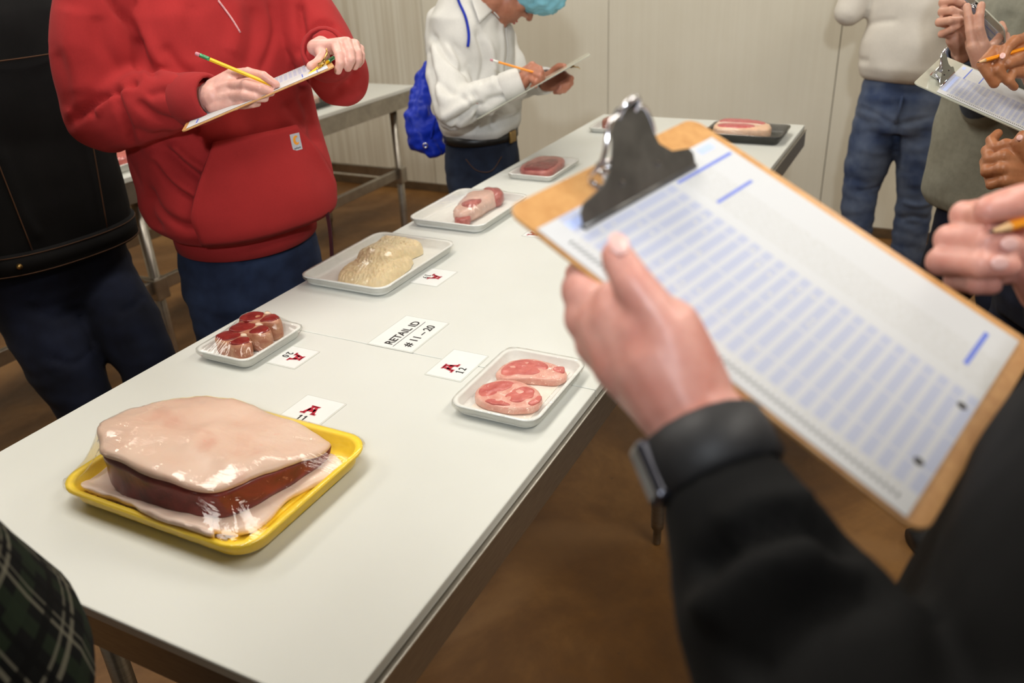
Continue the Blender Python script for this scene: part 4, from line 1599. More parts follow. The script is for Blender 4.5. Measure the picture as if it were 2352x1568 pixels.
def jeans(P, mat, hip, knees, ankles, left, fwd, waist=(0.18, 0.125), thigh=0.088, knee=0.066, cuff=0.062, folds=(), view=None, seed=1, top=0.06, nz=0.004, name='jeans'):
    bm = bmesh.new()
    hip = V3(hip)
    loft(bm, [(hip + UP * top, left * waist[0] * 0.94, fwd * waist[1] * 0.95), (hip, left * waist[0], fwd * waist[1]), (hip - UP * 0.09, left * waist[0] * 1.02, fwd * waist[1] * 1.02), (hip - UP * 0.15, left * waist[0] * 0.9, fwd * waist[1] * 0.9)])
    for k, (kn, an) in zip((1, -1), zip(knees, ankles)):
        h0 = hip + left * waist[0] * 0.50 * k - UP * 0.08
        chain(bm, [h0, V3(kn).lerp(h0, 0.35), kn, V3(kn).lerp(V3(an), 0.5), an], [thigh * 1.06, thigh, knee, knee * 0.98, cuff], 18)
    fn = wrinkles([((7, 7, 26), nz, seed), ((16, 16, 40), nz * 0.5, seed + 5)], folds, view)
    return garment(P, name, mat, bm, 0.009, 4, fn)


# ================================================================== person in the red hoodie
left, fwd = ax(255.7)
hc = V3((1.4578, 1.4987, 0.9699))
H2 = Vector((hc.x, hc.y, 0))


def h2(l, f, z):
    return H2 + left * l + fwd * f + UP * z


rsh, lsh = h2(-0.205, -0.02, 1.525), h2(0.205, -0.02, 1.525)
rel, rwr = V3((1.2154, 1.5898, 1.2857)), V3((1.2305, 1.2821, 1.3281))
lel, lwr = V3((1.5605, 1.2232, 1.3213)), V3((1.4369, 1.1625, 1.3926))
bodyc = core([(h2(0, 0, 0.95), left * 0.15, fwd * 0.10), (h2(0, 0, 1.2), left * 0.15, fwd * 0.10), (h2(0, -0.01, 1.45), left * 0.16, fwd * 0.10), (h2(0, -0.01, 1.57), left * 0.08, fwd * 0.06)],
             [([rsh, rel, rwr], [0.05, 0.042, 0.026]), ([lsh, lel, lwr], [0.05, 0.042, 0.026]), ([h2(-0.09, 0, 0.95), h2(-0.10, 0.02, 0.5), h2(-0.10, 0, 0.08)], [0.07, 0.05, 0.04]), ([h2(0.09, 0, 0.95), h2(0.10, 0.02, 0.5), h2(0.10, 0, 0.08)], [0.07, 0.05, 0.04])])
r_hand = hand(rwr, (1.2469, 1.3244, 1.3183),
              [[(1.2545, 1.2435, 1.3683), (1.2416, 1.1911, 1.375), (1.2438, 1.1567, 1.3693), (1.2516, 1.1363, 1.3528)],
               [(1.2361, 1.2361, 1.3511), (1.2203, 1.1805, 1.3565), (1.2235, 1.1506, 1.3498), (1.237, 1.1391, 1.3408)],
               [(1.2284, 1.2313, 1.333), (1.213, 1.1824, 1.3385), (1.2166, 1.1588, 1.334), (1.231, 1.1511, 1.3301)],
               [(1.2275, 1.226, 1.3152), (1.2143, 1.1906, 1.3193), (1.2178, 1.1715, 1.3211), (1.2303, 1.1702, 1.3197)]],
              [(1.2612, 1.2855, 1.341), (1.2756, 1.2537, 1.3481), (1.2773, 1.2137, 1.3475), (1.2659, 1.1686, 1.3411)], 0.0088, 0.0125, 0.030)
l_hand = hand(lwr, (1.4741, 1.1966, 1.3783),
              [[(1.3965, 1.0972, 1.4056), (1.3663, 1.0681, 1.3921), (1.3558, 1.0605, 1.3775), (1.3521, 1.0652, 1.3641)],
               [(1.4168, 1.0852, 1.4081), (1.3839, 1.0545, 1.3948), (1.3748, 1.0478, 1.3816), (1.3717, 1.0552, 1.3671)],
               [(1.4323, 1.0782, 1.4021), (1.4033, 1.0514, 1.3907), (1.3954, 1.0465, 1.3787), (1.3941, 1.0549, 1.3663)],
               [(1.4462, 1.077, 1.392), (1.4238, 1.0578, 1.3836), (1.4173, 1.0556, 1.3745), (1.4173, 1.0633, 1.366)]],
              [(1.414, 1.1458, 1.3925), (1.3839, 1.1216, 1.3836), (1.3544, 1.1149, 1.3764), (1.3325, 1.1138, 1.3747)], 0.0088, 0.0125, 0.030)
head2 = h2(0.0, 0.10, 1.70)
P = figure('person in a red hoodie writing on a clipboard', 'skin_pale', [bodyc, r_hand, l_hand, head_mesh(head2, fwd * 0.8 - UP * 0.55, UP + fwd * 0.6, h2(0, -0.01, 1.55))])
add_face(P, head2, fwd * 0.8 - UP * 0.55, UP + fwd * 0.6)
VIEW2 = Vector((0, 0, 1.6)) - h2(0, 0, 1.2)

# hoodie torso as a parametric surface so the pocket can lie on it
TS = [(0.985, 0.186, 0.136, 0.012), (0.995, 0.205, 0.152, 0.014), (1.02, 0.226, 0.172, 0.016), (1.06, 0.232, 0.176, 0.014), (1.14, 0.228, 0.172, 0.008), (1.25, 0.222, 0.160, 0.0), (1.38, 0.222, 0.150, 0.0), (1.47, 0.218, 0.138, -0.01), (1.54, 0.18, 0.11, -0.02), (1.60, 0.10, 0.085, -0.02)]


def torso2(th, z, off=0.0):
    k = 0
    while k < len(TS) - 2 and z > TS[k + 1][0]:
        k += 1
    a, b_ = TS[k], TS[k + 1]
    t = min(1, max(0, (z - a[0]) / (b_[0] - a[0])))
    la, fa, fo = [a[i] + (b_[i] - a[i]) * t for i in (1, 2, 3)]
    ct, st = math.cos(th), math.sin(th)
    n_ = 2.4
    return h2(la * math.copysign(abs(st) ** (2 / n_), st) * (1 + off / la), fo + fa * math.copysign(abs(ct) ** (2 / n_), ct) * (1 + off / fa), z - 0.018 * ct * max(0, (1.15 - z) / 0.2))


bm = bmesh.new()
rs = []
for z in [s_[0] for s_ in TS]:
    rs.append([torso2(2 * PI * i / 40, z) for i in range(40)])
rings(bm, rs)
chain(bm, [rsh + UP * 0.0, rsh.lerp(rel, 0.5) - left * 0.012, rel], [0.088, 0.092, 0.086], 20)
chain(bm, [rel, rel.lerp(rwr, 0.45), rel.lerp(rwr, 0.80)], [0.086, 0.071, 0.052], 20)
chain(bm, [lsh, lsh.lerp(lel, 0.5), lel], [0.088, 0.084, 0.070], 20)
chain(bm, [lel, lel.lerp(lwr, 0.5), lel.lerp(lwr, 0.85)], [0.070, 0.058, 0.050], 20)
# hood lying on the back
ellipsoid(bm, h2(0, -0.09, 1.55), [left * 0.13, fwd * 0.08, UP * 0.09])
folds = [
    # sleeve folds at the inner elbow
    ([(1.3041, 1.5559, 1.3332), (1.2836, 1.5781, 1.3176), (1.2485, 1.6249, 1.2989), (1.2036, 1.6678, 1.2591)], -0.0202, 0.0090),
    ([(1.294, 1.562, 1.321), (1.2589, 1.6068, 1.3005), (1.2345, 1.6275, 1.2764)], 0.0155, 0.0090),
    ([(1.2784, 1.5932, 1.3225), (1.2676, 1.5819, 1.2926), (1.2542, 1.5615, 1.2498), (1.2411, 1.5452, 1.2114)], -0.0155, 0.0081),
    ([(1.2864, 1.5489, 1.2952), (1.2875, 1.5089, 1.2598), (1.306, 1.4556, 1.2431), (1.3203, 1.4289, 1.2434)], -0.0124, 0.0108),
    ([(1.2284, 1.6321, 1.27), (1.2426, 1.6226, 1.2862), (1.2651, 1.6011, 1.3061)], -0.0124, 0.0072),
    # armhole seam and body folds
    ([(1.3502, 1.6428, 1.4964), (1.3443, 1.6122, 1.4572), (1.3413, 1.5757, 1.4178), (1.3088, 1.5558, 1.3416)], -0.0124, 0.0081),
    ([(1.3395, 1.5699, 1.4092), (1.3261, 1.5494, 1.3664), (1.3248, 1.5237, 1.34)], -0.0155, 0.0090),
    ([(1.3725, 1.5981, 1.4942), (1.3476, 1.563, 1.4172), (1.3372, 1.5083, 1.3477)], 0.0093, 0.0144),
    ([(1.266, 1.4954, 1.209), (1.2694, 1.4412, 1.1645), (1.2767, 1.3935, 1.133), (1.2878, 1.3524, 1.1143)], -0.0186, 0.0081),
    ([(1.2783, 1.48, 1.2166), (1.2795, 1.4351, 1.1768), (1.2889, 1.3832, 1.145), (1.2956, 1.3555, 1.1311)], 0.0155, 0.0081),
    ([(1.2515, 1.5149, 1.2016), (1.2467, 1.4726, 1.1535), (1.2523, 1.4142, 1.1089), (1.2615, 1.3673, 1.0815)], 0.0155, 0.0126),
    ([(1.2477, 1.5084, 1.1887), (1.2411, 1.4603, 1.132), (1.2508, 1.3934, 1.0869)], -0.0124, 0.0090),
    ([(1.2139, 1.5102, 1.1302), (1.2026, 1.4855, 1.0872), (1.2121, 1.4286, 1.051), (1.2354, 1.3772, 1.0443)], -0.0124, 0.0108),
    ([(1.5303, 1.2815, 1.479), (1.5075, 1.2705, 1.4282), (1.4783, 1.263, 1.3693)], -0.0186, 0.0090),
    ([(1.5008, 1.3406, 1.4818), (1.4783, 1.3196, 1.4222), (1.4275, 1.3318, 1.3433)], -0.0062, 0.0072),
    ([(1.4693, 1.4039, 1.4849), (1.4357, 1.3957, 1.4175), (1.4118, 1.3964, 1.3757)], 0.0078, 0.0180),
    ([(1.2576, 1.3658, 1.0731), (1.273, 1.3112, 1.0495), (1.2889, 1.2367, 1.0083)], -0.0139, 0.0108),
    ([(1.454, 1.2362, 1.3011), (1.4448, 1.2073, 1.2579), (1.4217, 1.178, 1.1895)], -0.0093, 0.0126),
    ([(1.3105, 1.6847, 1.4649), (1.2657, 1.6802, 1.381), (1.2398, 1.6518, 1.3086)], 0.008, 0.030),
    ([(1.2583, 1.7045, 1.3906), (1.2391, 1.6768, 1.3307), (1.2126, 1.6734, 1.2803)], -0.007, 0.016),
    ([(1.3216, 1.6436, 1.4462), (1.303, 1.6242, 1.3951), (1.2973, 1.5836, 1.3471)], -0.007, 0.016),
    ([(1.2796, 1.415, 1.3376), (1.2662, 1.4058, 1.3052), (1.259, 1.3779, 1.2663)], -0.007, 0.007),
    ([(1.239, 1.4694, 1.3163), (1.2548, 1.4467, 1.3232), (1.2642, 1.4215, 1.3164)], -0.008, 0.010),
    ([(1.1967, 1.4866, 1.2571), (1.206, 1.4516, 1.2411), (1.2261, 1.4113, 1.2391)], -0.007, 0.010),
    ([(1.31, 1.442, 1.2374), (1.3121, 1.4075, 1.2089), (1.3136, 1.3798, 1.1859)], -0.010, 0.007),
    ([(1.3924, 1.5626, 1.3842), (1.3893, 1.525, 1.3437), (1.3942, 1.4958, 1.3251)], -0.008, 0.012),
    ([(1.4569, 1.5205, 1.4596), (1.4283, 1.5196, 1.408), (1.417, 1.484, 1.3547)], -0.006, 0.018),
    ([(1.5193, 1.405, 1.4626), (1.4839, 1.3983, 1.3935), (1.454, 1.4, 1.342)], -0.006, 0.014),
    ([(1.4515, 1.2692, 1.2153), (1.438, 1.2379, 1.1622), (1.4384, 1.1934, 1.1214)], -0.009, 0.008),
    ([(1.2794, 1.588, 1.095), (1.2608, 1.5753, 1.0502), (1.2561, 1.55, 1.0181)], -0.008, 0.010),
    ([(1.4668, 1.3064, 1.2773), (1.4636, 1.274, 1.2414), (1.4685, 1.2447, 1.2227)], -0.007, 0.014),
    # left sleeve
    ([(1.503, 1.2606, 1.411), (1.5308, 1.2312, 1.433), (1.5424, 1.2004, 1.4249)], -0.0109, 0.0072),
    ([(1.4597, 1.2435, 1.3182), (1.4839, 1.2328, 1.3511), (1.4975, 1.2433, 1.3851)], -0.0155, 0.0090),
    ([(1.5221, 1.1419, 1.3342), (1.5039, 1.1549, 1.3139), (1.4793, 1.1805, 1.2942)], -0.0078, 0.0090),
]
hood = garment(P, 'hoodie', 'red_fleece', bm, 0.0065, 5, wrinkles([((9, 9, 6), 0.007, 3), ((20, 20, 14), 0.004, 8)], folds, VIEW2))


def cuff(P, mat, p0, p1, r0, r1, name='cuff', u_=None):
    p0, p1 = V3(p0), V3(p1)
    d = (p1 - p0).normalized()
    u, v = frame(d)
    bm = bmesh.new()
    rs = []
    for t, dr in ((0, 0), (0.08, 0.004), (0.5, 0.005), (0.92, 0.004), (1.0, 0.0), (1.0, -0.005), (0.6, -0.006)):
        c = p0.lerp(p1, t)
        r = r0 + (r1 - r0) * t + dr
        rs.append([c + (u * math.cos(2 * PI * i / 32) + v * math.sin(2 * PI * i / 32)) * (r + 0.0006 * (i % 2)) for i in range(32)])
    rings(bm, rs, True, False)
    return from_bm(name, bm, mat, P, True)


cuff(P, 'red_rib', rel.lerp(rwr, 0.76), rel.lerp(rwr, 0.985), 0.050, 0.042)
cuff(P, 'red_rib', lel.lerp(lwr, 0.62), lel.lerp(lwr, 1.02), 0.050, 0.043)
# hem band
bm = bmesh.new()
rs = []
for z, off in ((0.932, -0.004), (0.934, 0.004), (0.962, 0.006), (0.992, 0.004)):
    rs.append([h2(0.178 * math.sin(2 * PI * i / 64) * (1 + off / 0.18), 0.010 + 0.130 * math.cos(2 * PI * i / 64) * (1 + off / 0.13), z - 0.018 * math.cos(2 * PI * i / 64) + 0.012) for i in range(64)])
rings(bm, rs, True, False)
from_bm('hem_band', bm, 'red_rib', P, True)
# kangaroo pocket: a patch standing proud of the front
bm = bmesh.new()
g, k = 26, 18
top = []


def pock(u, v):
    """u across -1..1, v up 0..1"""
    half = 0.80 - 0.42 * max(0, (v - 0.30) / 0.70) ** 1.2
    if v < 0.30:
        half = 0.80 + 0.06 * (0.30 - v)
    th = half * u - 0.12
    gap = 0.016 * max(0, abs(u) - 0.75) / 0.25 * (1 if u < 0 else 0.5) * max(0, min(1, (v - 0.12) * 4)) * max(0, min(1, (0.92 - v) * 5))
    return torso2(th, 1.003 + 0.215 * v, 0.007 + gap + 0.004 * math.sin(v * 5 + u * 2))


for i in range(g + 1):
    top.append([bm.verts.new(pock(-1 + 2 * i / g, j / k)) for j in range(k + 1)])
for i in range(g):
    for j in range(k):
        bm.faces.new((top[i][j], top[i + 1][j], top[i + 1][j + 1], top[i][j + 1]))
bmesh.ops.recalc_face_normals(bm, faces=bm.faces)
ext = bmesh.ops.solidify(bm, geom=list(bm.faces), thickness=0.006)
from_bm('kangaroo_pocket', bm, 'red_fleece', P, True)
for uu in (-0.94, 0.94):
    bm = bmesh.new()
    tube(bm, [V3(pock(uu, v_ / 20)) + (V3(pock(uu, v_ / 20)) - h2(0, 0, 1.003 + 0.215 * v_ / 20)).normalized() * 0.0042 for v_ in range(5, 21)], 0.0011, 6)
    from_bm('pocket_seam', bm, 'red_rib', P, True)
bm = bmesh.new()
tube(bm, [V3(pock(u_ / 10, 0.965)) + (V3(pock(u_ / 10, 0.965)) - h2(0, 0, 1.21)).normalized() * 0.0042 for u_ in range(-9, 10)], 0.0011, 6)
from_bm('pocket_seam', bm, 'red_rib', P, True)
# woven label
pc = pock(0.68, 0.83)
px_ = (V3(pock(0.80, 0.83)) - V3(pock(0.56, 0.83))).normalized()
py_ = (V3(pock(0.60, 0.97)) - V3(pock(0.68, 0.70))).normalized()
pn = px_.cross(py_).normalized()
if pn.dot(VIEW2) < 0:
    pn = -pn
py_ = pn.cross(px_)
lmw = Matrix((px_, py_, pn)).transposed().to_4x4()
lmw.translation = V3(pc) + pn * 0.0055
lb = None
bm = bmesh.new()
box(bm, (-0.0135, -0.019, 0), (0.0135, 0.019, 0.0014), 0.0004, lmw)
lb = from_bm('woven_label', bm, 'label_grey', P)
lb['label'] = 'small grey woven label with an orange swirl'
bm = bmesh.new()
arc = []
for k in range(20):
    a = math.radians(55 + 265 * k / 19)
    arc.append((0.0008 + 0.0088 * math.cos(a), 0.004 + 0.0105 * math.sin(a)))
for k in range(19, -1, -1):
    a = math.radians(75 + 225 * k / 19)
    arc.append((0.0036 + 0.0048 * math.cos(a), 0.0040 + 0.0058 * math.sin(a)))
prism(bm, arc, 0.0014, 0.0019, lmw)
from_bm('swirl_mark', bm, 'label_orange', lb)
me = text_mesh('carhartt', 0.0062, 0.0002, 0.0)
me.transform(lmw @ Matrix.Translation((0, -0.0135, 0.0017)))
link('lettering', me, 'ink_black', lb, False)
# drawstring
bm = bmesh.new()
tube(bm, smooth_line([torso2(-0.10, 1.49, 0.006), torso2(-0.05, 1.455, 0.008), torso2(-0.02, 1.425, 0.009)], 4), 0.0022, 8)
from_bm('drawstring', bm, 'drawstring', P, True)
jeans(P, 'blue_denim', h2(0, 0, 0.90), [h2(0.10, 0.02, 0.50), h2(-0.10, 0.02, 0.50)], [h2(0.10, 0.0, 0.09), h2(-0.10, 0.0, 0.09)], left, fwd, (0.178, 0.13), 0.090, 0.070, 0.066, view=VIEW2, seed=2,
      folds=[([(1.3556, 1.4112, 0.9534), (1.3281, 1.3949, 0.8891), (1.3002, 1.3894, 0.8345)], -0.008, 0.010)])
shoes(P, [h2(0.10, 0, 0), h2(-0.10, 0, 0)], fwd)
bm = bmesh.new()
rings(bm, [[c_ + left * 0.006, c_ + fwd * 0.004, c_ - left * 0.006, c_ - fwd * 0.004] for c_ in smooth_line([(1.5337, 1.2976, 1.0067), (1.5194, 1.284, 0.9685), (1.5036, 1.2732, 0.9304), (1.4869, 1.2643, 0.8925)], 5)])
from_bm('strap', bm, 'maroon_cloth', P)

B2 = board_frame((1.4809, 1.1891, 1.3723), V3((1.3112, 1.0397, 1.3797)) - V3((1.4809, 1.1891, 1.3723)), V3((1.1325, 1.2125, 1.3021)) - V3((1.3112, 1.0397, 1.3797)))
clipboard(B2, 0.225, 0.310, 'thin brown clipboard tilted in the hands of the red hoodie wearer', paper=(0.006, 0.221, 0.012, 0.300), jaw=0.11, jy=0.030, clip_kw=dict(s=0.62, plate='gold_metal', wire='gold_metal', high=False), jcx=0.15)
pencil((1.2621, 1.1346, 1.343), (1.1619, 1.2346, 1.4197), 'pencil_yellow', 'yellow pencil writing in the right hand of the red hoodie wearer')
pencil((1.2911, 1.1018, 1.3571), (1.3924, 1.0963, 1.3863), 'pencil_yellow', 'short yellow pencil tucked under the gold clip of the thin clipboard')

# ================================================================== black denim jacket, far left
left, fwd = ax(262)
H1 = V3((1.2802, 2.019, 0.9157))
H1.z = 0


def h1(l, f, z):
    return H1 + left * l + fwd * f + UP * z


VIEW1 = Vector((0, 0, 1.6)) - h1(0, 0, 1.1)
head1 = h1(0, 0.05, 1.72)
k1 = [V3((1.2899, 1.7668, 0.6079)), V3((1.1604, 1.8841, 0.5321))]
a1 = [Vector((p.x, p.y + 0.02, 0.09)) for p in k1]
bodyc = core([(h1(0, 0, 0.95), left * 0.15, fwd * 0.10), (h1(0, 0, 1.2), left * 0.15, fwd * 0.10), (h1(0, -0.01, 1.45), left * 0.16, fwd * 0.10), (h1(0, -0.01, 1.57), left * 0.08, fwd * 0.06)],
             [([h1(-0.2, 0, 1.48), h1(-0.27, 0, 1.18), h1(-0.22, 0.18, 1.10)], [0.05, 0.04, 0.026]), ([h1(0.2, 0, 1.48), h1(0.26, -0.06, 1.2), h1(0.16, 0.10, 1.16)], [0.05, 0.04, 0.026]),
              ([h1(-0.09, 0, 0.82), k1[1], a1[1]], [0.05, 0.04, 0.035]), ([h1(0.09, 0, 0.82), k1[0], a1[0]], [0.05, 0.04, 0.035])])
P = figure('person in a black denim jacket and dark jeans at the far left', 'skin_light', [bodyc, head_mesh(head1, fwd, UP, h1(0, -0.01, 1.55))])
add_face(P, head1, fwd, UP)
bm = bmesh.new()
J1 = [(0.915, 0.212, 0.150), (0.985, 0.218, 0.156), (1.05, 0.220, 0.156), (1.20, 0.212, 0.148), (1.35, 0.22, 0.148), (1.48, 0.215, 0.13), (1.55, 0.16, 0.10), (1.60, 0.09, 0.07)]
loft(bm, [(h1(0, 0, z), left * a_, fwd * b_) for z, a_, b_ in J1], 36)
chain(bm, [h1(-0.2, 0, 1.47), h1(-0.28, 0, 1.2), h1(-0.24, 0.14, 1.10)], [0.08, 0.07, 0.055])
chain(bm, [h1(0.2, 0, 1.47), h1(0.25, -0.07, 1.22), h1(0.18, 0.06, 1.17)], [0.08, 0.07, 0.055])
garment(P, 'denim_jacket', 'black_denim', bm, 0.0085, 4, wrinkles([((8, 8, 10), 0.005, 4)], [([(1.141, 1.8631, 1.2181), (1.0998, 1.8001, 1.0861), (1.0891, 1.744, 1.0146)], 0.006, 0.012)], VIEW1))
# waistband with stitching and a brass button
bm = bmesh.new()


def jr(th, z, off):
    ct, st = math.cos(th), math.sin(th)
    return h1((0.214 + off) * math.copysign(abs(st) ** (2 / 2.4), st), (0.152 + off) * math.copysign(abs(ct) ** (2 / 2.4), ct), z)


rings(bm, [[jr(2 * PI * i / 64, z, off) for i in range(64)] for z, off in ((0.900, 0.0), (0.901, 0.010), (0.955, 0.011), (0.957, 0.002))], True, False)
wb = from_bm('waistband', bm, 'black_denim', P, True)
for z in (0.9055, 0.951):
    bm = bmesh.new()
    tube(bm, [jr(2 * PI * i / 64, z, 0.0112) for i in range(65)], 0.0012, 5)
    from_bm('stitching', bm, 'stitch', wb, True)
bm = bmesh.new()
bt = jr(-0.62, 0.928, 0.013)
dn = (bt - h1(0, 0, 0.928)).normalized()
capsule(bm, bt, 0.0075, bt + dn * 0.002, 0.006)
from_bm('button', bm, 'brass', wb, True)
for th0, th1 in ((-0.62, -0.50), (0.62, 0.36)):
    bm = bmesh.new()
    tube(bm, [h1((0.222) * math.sin(th0 + (th1 - th0) * t) * 1.02, 0.163 * math.cos(th0 + (th1 - th0) * t) * 1.04, 1.40 - 0.44 * t) for t in [q / 12 for q in range(13)]], 0.0016, 5)
    from_bm('seam_stitch', bm, 'stitch', P, True)
bm = bmesh.new()
tube(bm, [h1(0.224 * math.sin(t), 0.158 * math.cos(t), 1.385) for t in [-1.2 + 2.4 * q / 24 for q in range(25)]], 0.0016, 5)
from_bm('yoke_stitch', bm, 'stitch', P, True)
jeans(P, 'navy_denim', h1(0, 0, 0.90), k1, a1, left, fwd, (0.186, 0.13), 0.092, 0.074, 0.064, view=VIEW1, seed=5,
      folds=[([(1.0365, 1.796, 0.8577), (1.051, 1.7271, 0.8191), (1.0883, 1.6672, 0.8295)], -0.006, 0.01), ([(1.1265, 1.5756, 0.8118), (1.157, 1.5343, 0.8275), (1.1742, 1.5198, 0.8444)], -0.007, 0.01), ([(1.005, 1.7196, 0.7304), (1.0234, 1.6629, 0.71), (1.0625, 1.6143, 0.7342)], -0.006, 0.01)])
shoes(P, [Vector((p.x, p.y, 0)) for p in a1], fwd)

# ================================================================== white shirt, hairnet
left, fwd = ax(272)
H3 = V3((2.5974, 1.4483, 0.952))
H3.z = 0
ir = Vector((0.485, -0.875, 0))


def h3(l, f, z):
    return H3 + left * l + fwd * f + UP * z


VIEW3 = Vector((0, 0, 1.6)) - h3(0, 0, 1.2)
hf, hu = ir * 0.62 - UP * 0.78, ir * 0.78 + UP * 0.62
chin = V3((2.6258, 1.3649, 1.3059))
head3 = chin - hf.normalized() * 0.078 + hu.normalized() * 0.118
sR, sL = V3((2.5609, 1.5429, 1.3119)), V3((2.9764, 1.6014, 1.2975))
eR, wR = V3((2.3149, 1.3887, 1.0896)), V3((2.4146, 1.1873, 1.1684))
eL, wL = V3((2.7544, 1.3808, 1.1008)), V3((2.5999, 1.1881, 1.1397))
nk = h3(0, 0.07, 1.40)
bodyc = core([(h3(0, 0, 0.93), left * 0.13, fwd * 0.09), (h3(0, -0.02, 1.15), left * 0.14, fwd * 0.09), (h3(0, 0.0, 1.33), left * 0.14, fwd * 0.08), (h3(0, 0.03, 1.41), left * 0.07, fwd * 0.05)],
             [([sR, eR, wR], [0.045, 0.036, 0.024]), ([sL, eL, wL], [0.045, 0.036, 0.024]), ([h3(-0.08, 0, 0.9), h3(-0.08, 0.03, 0.48), h3(-0.08, 0, 0.08)], [0.065, 0.048, 0.04]), ([h3(0.08, 0, 0.9), h3(0.08, 0.03, 0.48), h3(0.08, 0, 0.08)], [0.065, 0.048, 0.04])])
rh = hand(wR, (2.4379, 1.2223, 1.1528),
          [[(2.4343, 1.1618, 1.2133), (2.4123, 1.125, 1.2071), (2.4116, 1.1193, 1.1893), (2.4175, 1.1342, 1.1801)],
           [(2.4216, 1.1531, 1.205), (2.4002, 1.1153, 1.1989), (2.4047, 1.1134, 1.1828), (2.4107, 1.1282, 1.1736)],
           [(2.4082, 1.1502, 1.1941), (2.3882, 1.1144, 1.188), (2.3926, 1.114, 1.1731), (2.399, 1.1319, 1.1676)],
           [(2.395, 1.1534, 1.1805), (2.3756, 1.1237, 1.1743), (2.3799, 1.1262, 1.1618), (2.3885, 1.1422, 1.1585)]],
          [(2.4395, 1.1893, 1.1921), (2.4614, 1.1748, 1.2063), (2.4583, 1.1495, 1.1996), (2.4422, 1.1304, 1.1868)], 0.0090, 0.0135, 0.028, 0.003)
lh = hand(wL, (2.6468, 1.226, 1.1237),
          [[(2.5906, 1.1209, 1.1613), (2.5673, 1.0865, 1.1551), (2.5369, 1.0829, 1.1425), (2.5133, 1.1001, 1.1391)],
           [(2.5822, 1.1206, 1.1461), (2.5602, 1.0852, 1.1413), (2.5304, 1.0848, 1.1327), (2.5093, 1.103, 1.1302)],
           [(2.5731, 1.1246, 1.1337), (2.5525, 1.0927, 1.13), (2.5238, 1.0927, 1.124), (2.5061, 1.1094, 1.1237)],
           [(2.5686, 1.1337, 1.123), (2.5497, 1.107, 1.1204), (2.5256, 1.1089, 1.1176), (2.5125, 1.1214, 1.1194)]],
          [(2.5905, 1.1676, 1.1599), (2.5838, 1.1517, 1.1779), (2.5757, 1.1324, 1.1905), (2.5641, 1.109, 1.1928)], 0.0090, 0.0135, 0.028, 0.003)
P = figure('person in a white shirt and pale blue hairnet bent over a clipboard', 'skin_warm', [bodyc, rh, lh, head_mesh(head3, hf, hu, nk, 1.12)])
add_face(P, head3, hf, hu, 'hair_dark', True, 1.12)
# hairnet: puffy gauze cap
bm = bmesh.new()
hfn, hun = hf.normalized(), hu.normalized()
hsn = hun.cross(hfn)
hcn = head3 + hun * 0.070 + hfn * 0.030
ellipsoid(bm, hcn, [hfn * 0.138, hsn * 0.116, hun * 0.108], 40)
me = solidify_blob(bm, 0.006, 3, 0.5, wrinkles([((30, 30, 30), 0.010, 2), ((70, 70, 70), 0.005, 5)]))
link('hairnet', me, 'hairnet', P)
bm = bmesh.new()
loft(bm, [(h3(0, 0.0, 0.955), left * 0.150, fwd * 0.115), (h3(0, 0.0, 0.985), left * 0.166, fwd * 0.134), (h3(0, -0.008, 1.06), left * 0.170, fwd * 0.142), (h3(0, -0.02, 1.18), left * 0.172, fwd * 0.138), (h3(0, -0.015, 1.28), left * 0.18, fwd * 0.128), (h3(0, -0.025, 1.35), left * 0.165, fwd * 0.105), (h3(0, -0.02, 1.41), left * 0.11, fwd * 0.08), (h3(0, -0.01, 1.44), left * 0.07, fwd * 0.06)], 36)
chain(bm, [sR, sR.lerp(eR, 0.5), eR], [0.072, 0.074, 0.066], 18)
chain(bm, [eR, eR.lerp(wR, 0.5), eR.lerp(wR, 0.86)], [0.066, 0.054, 0.040], 18)
chain(bm, [sL, sL.lerp(eL, 0.5), eL], [0.072, 0.066, 0.056], 18)
chain(bm, [eL, eL.lerp(wL, 0.5), eL.lerp(wL, 0.84)], [0.056, 0.048, 0.040], 18)
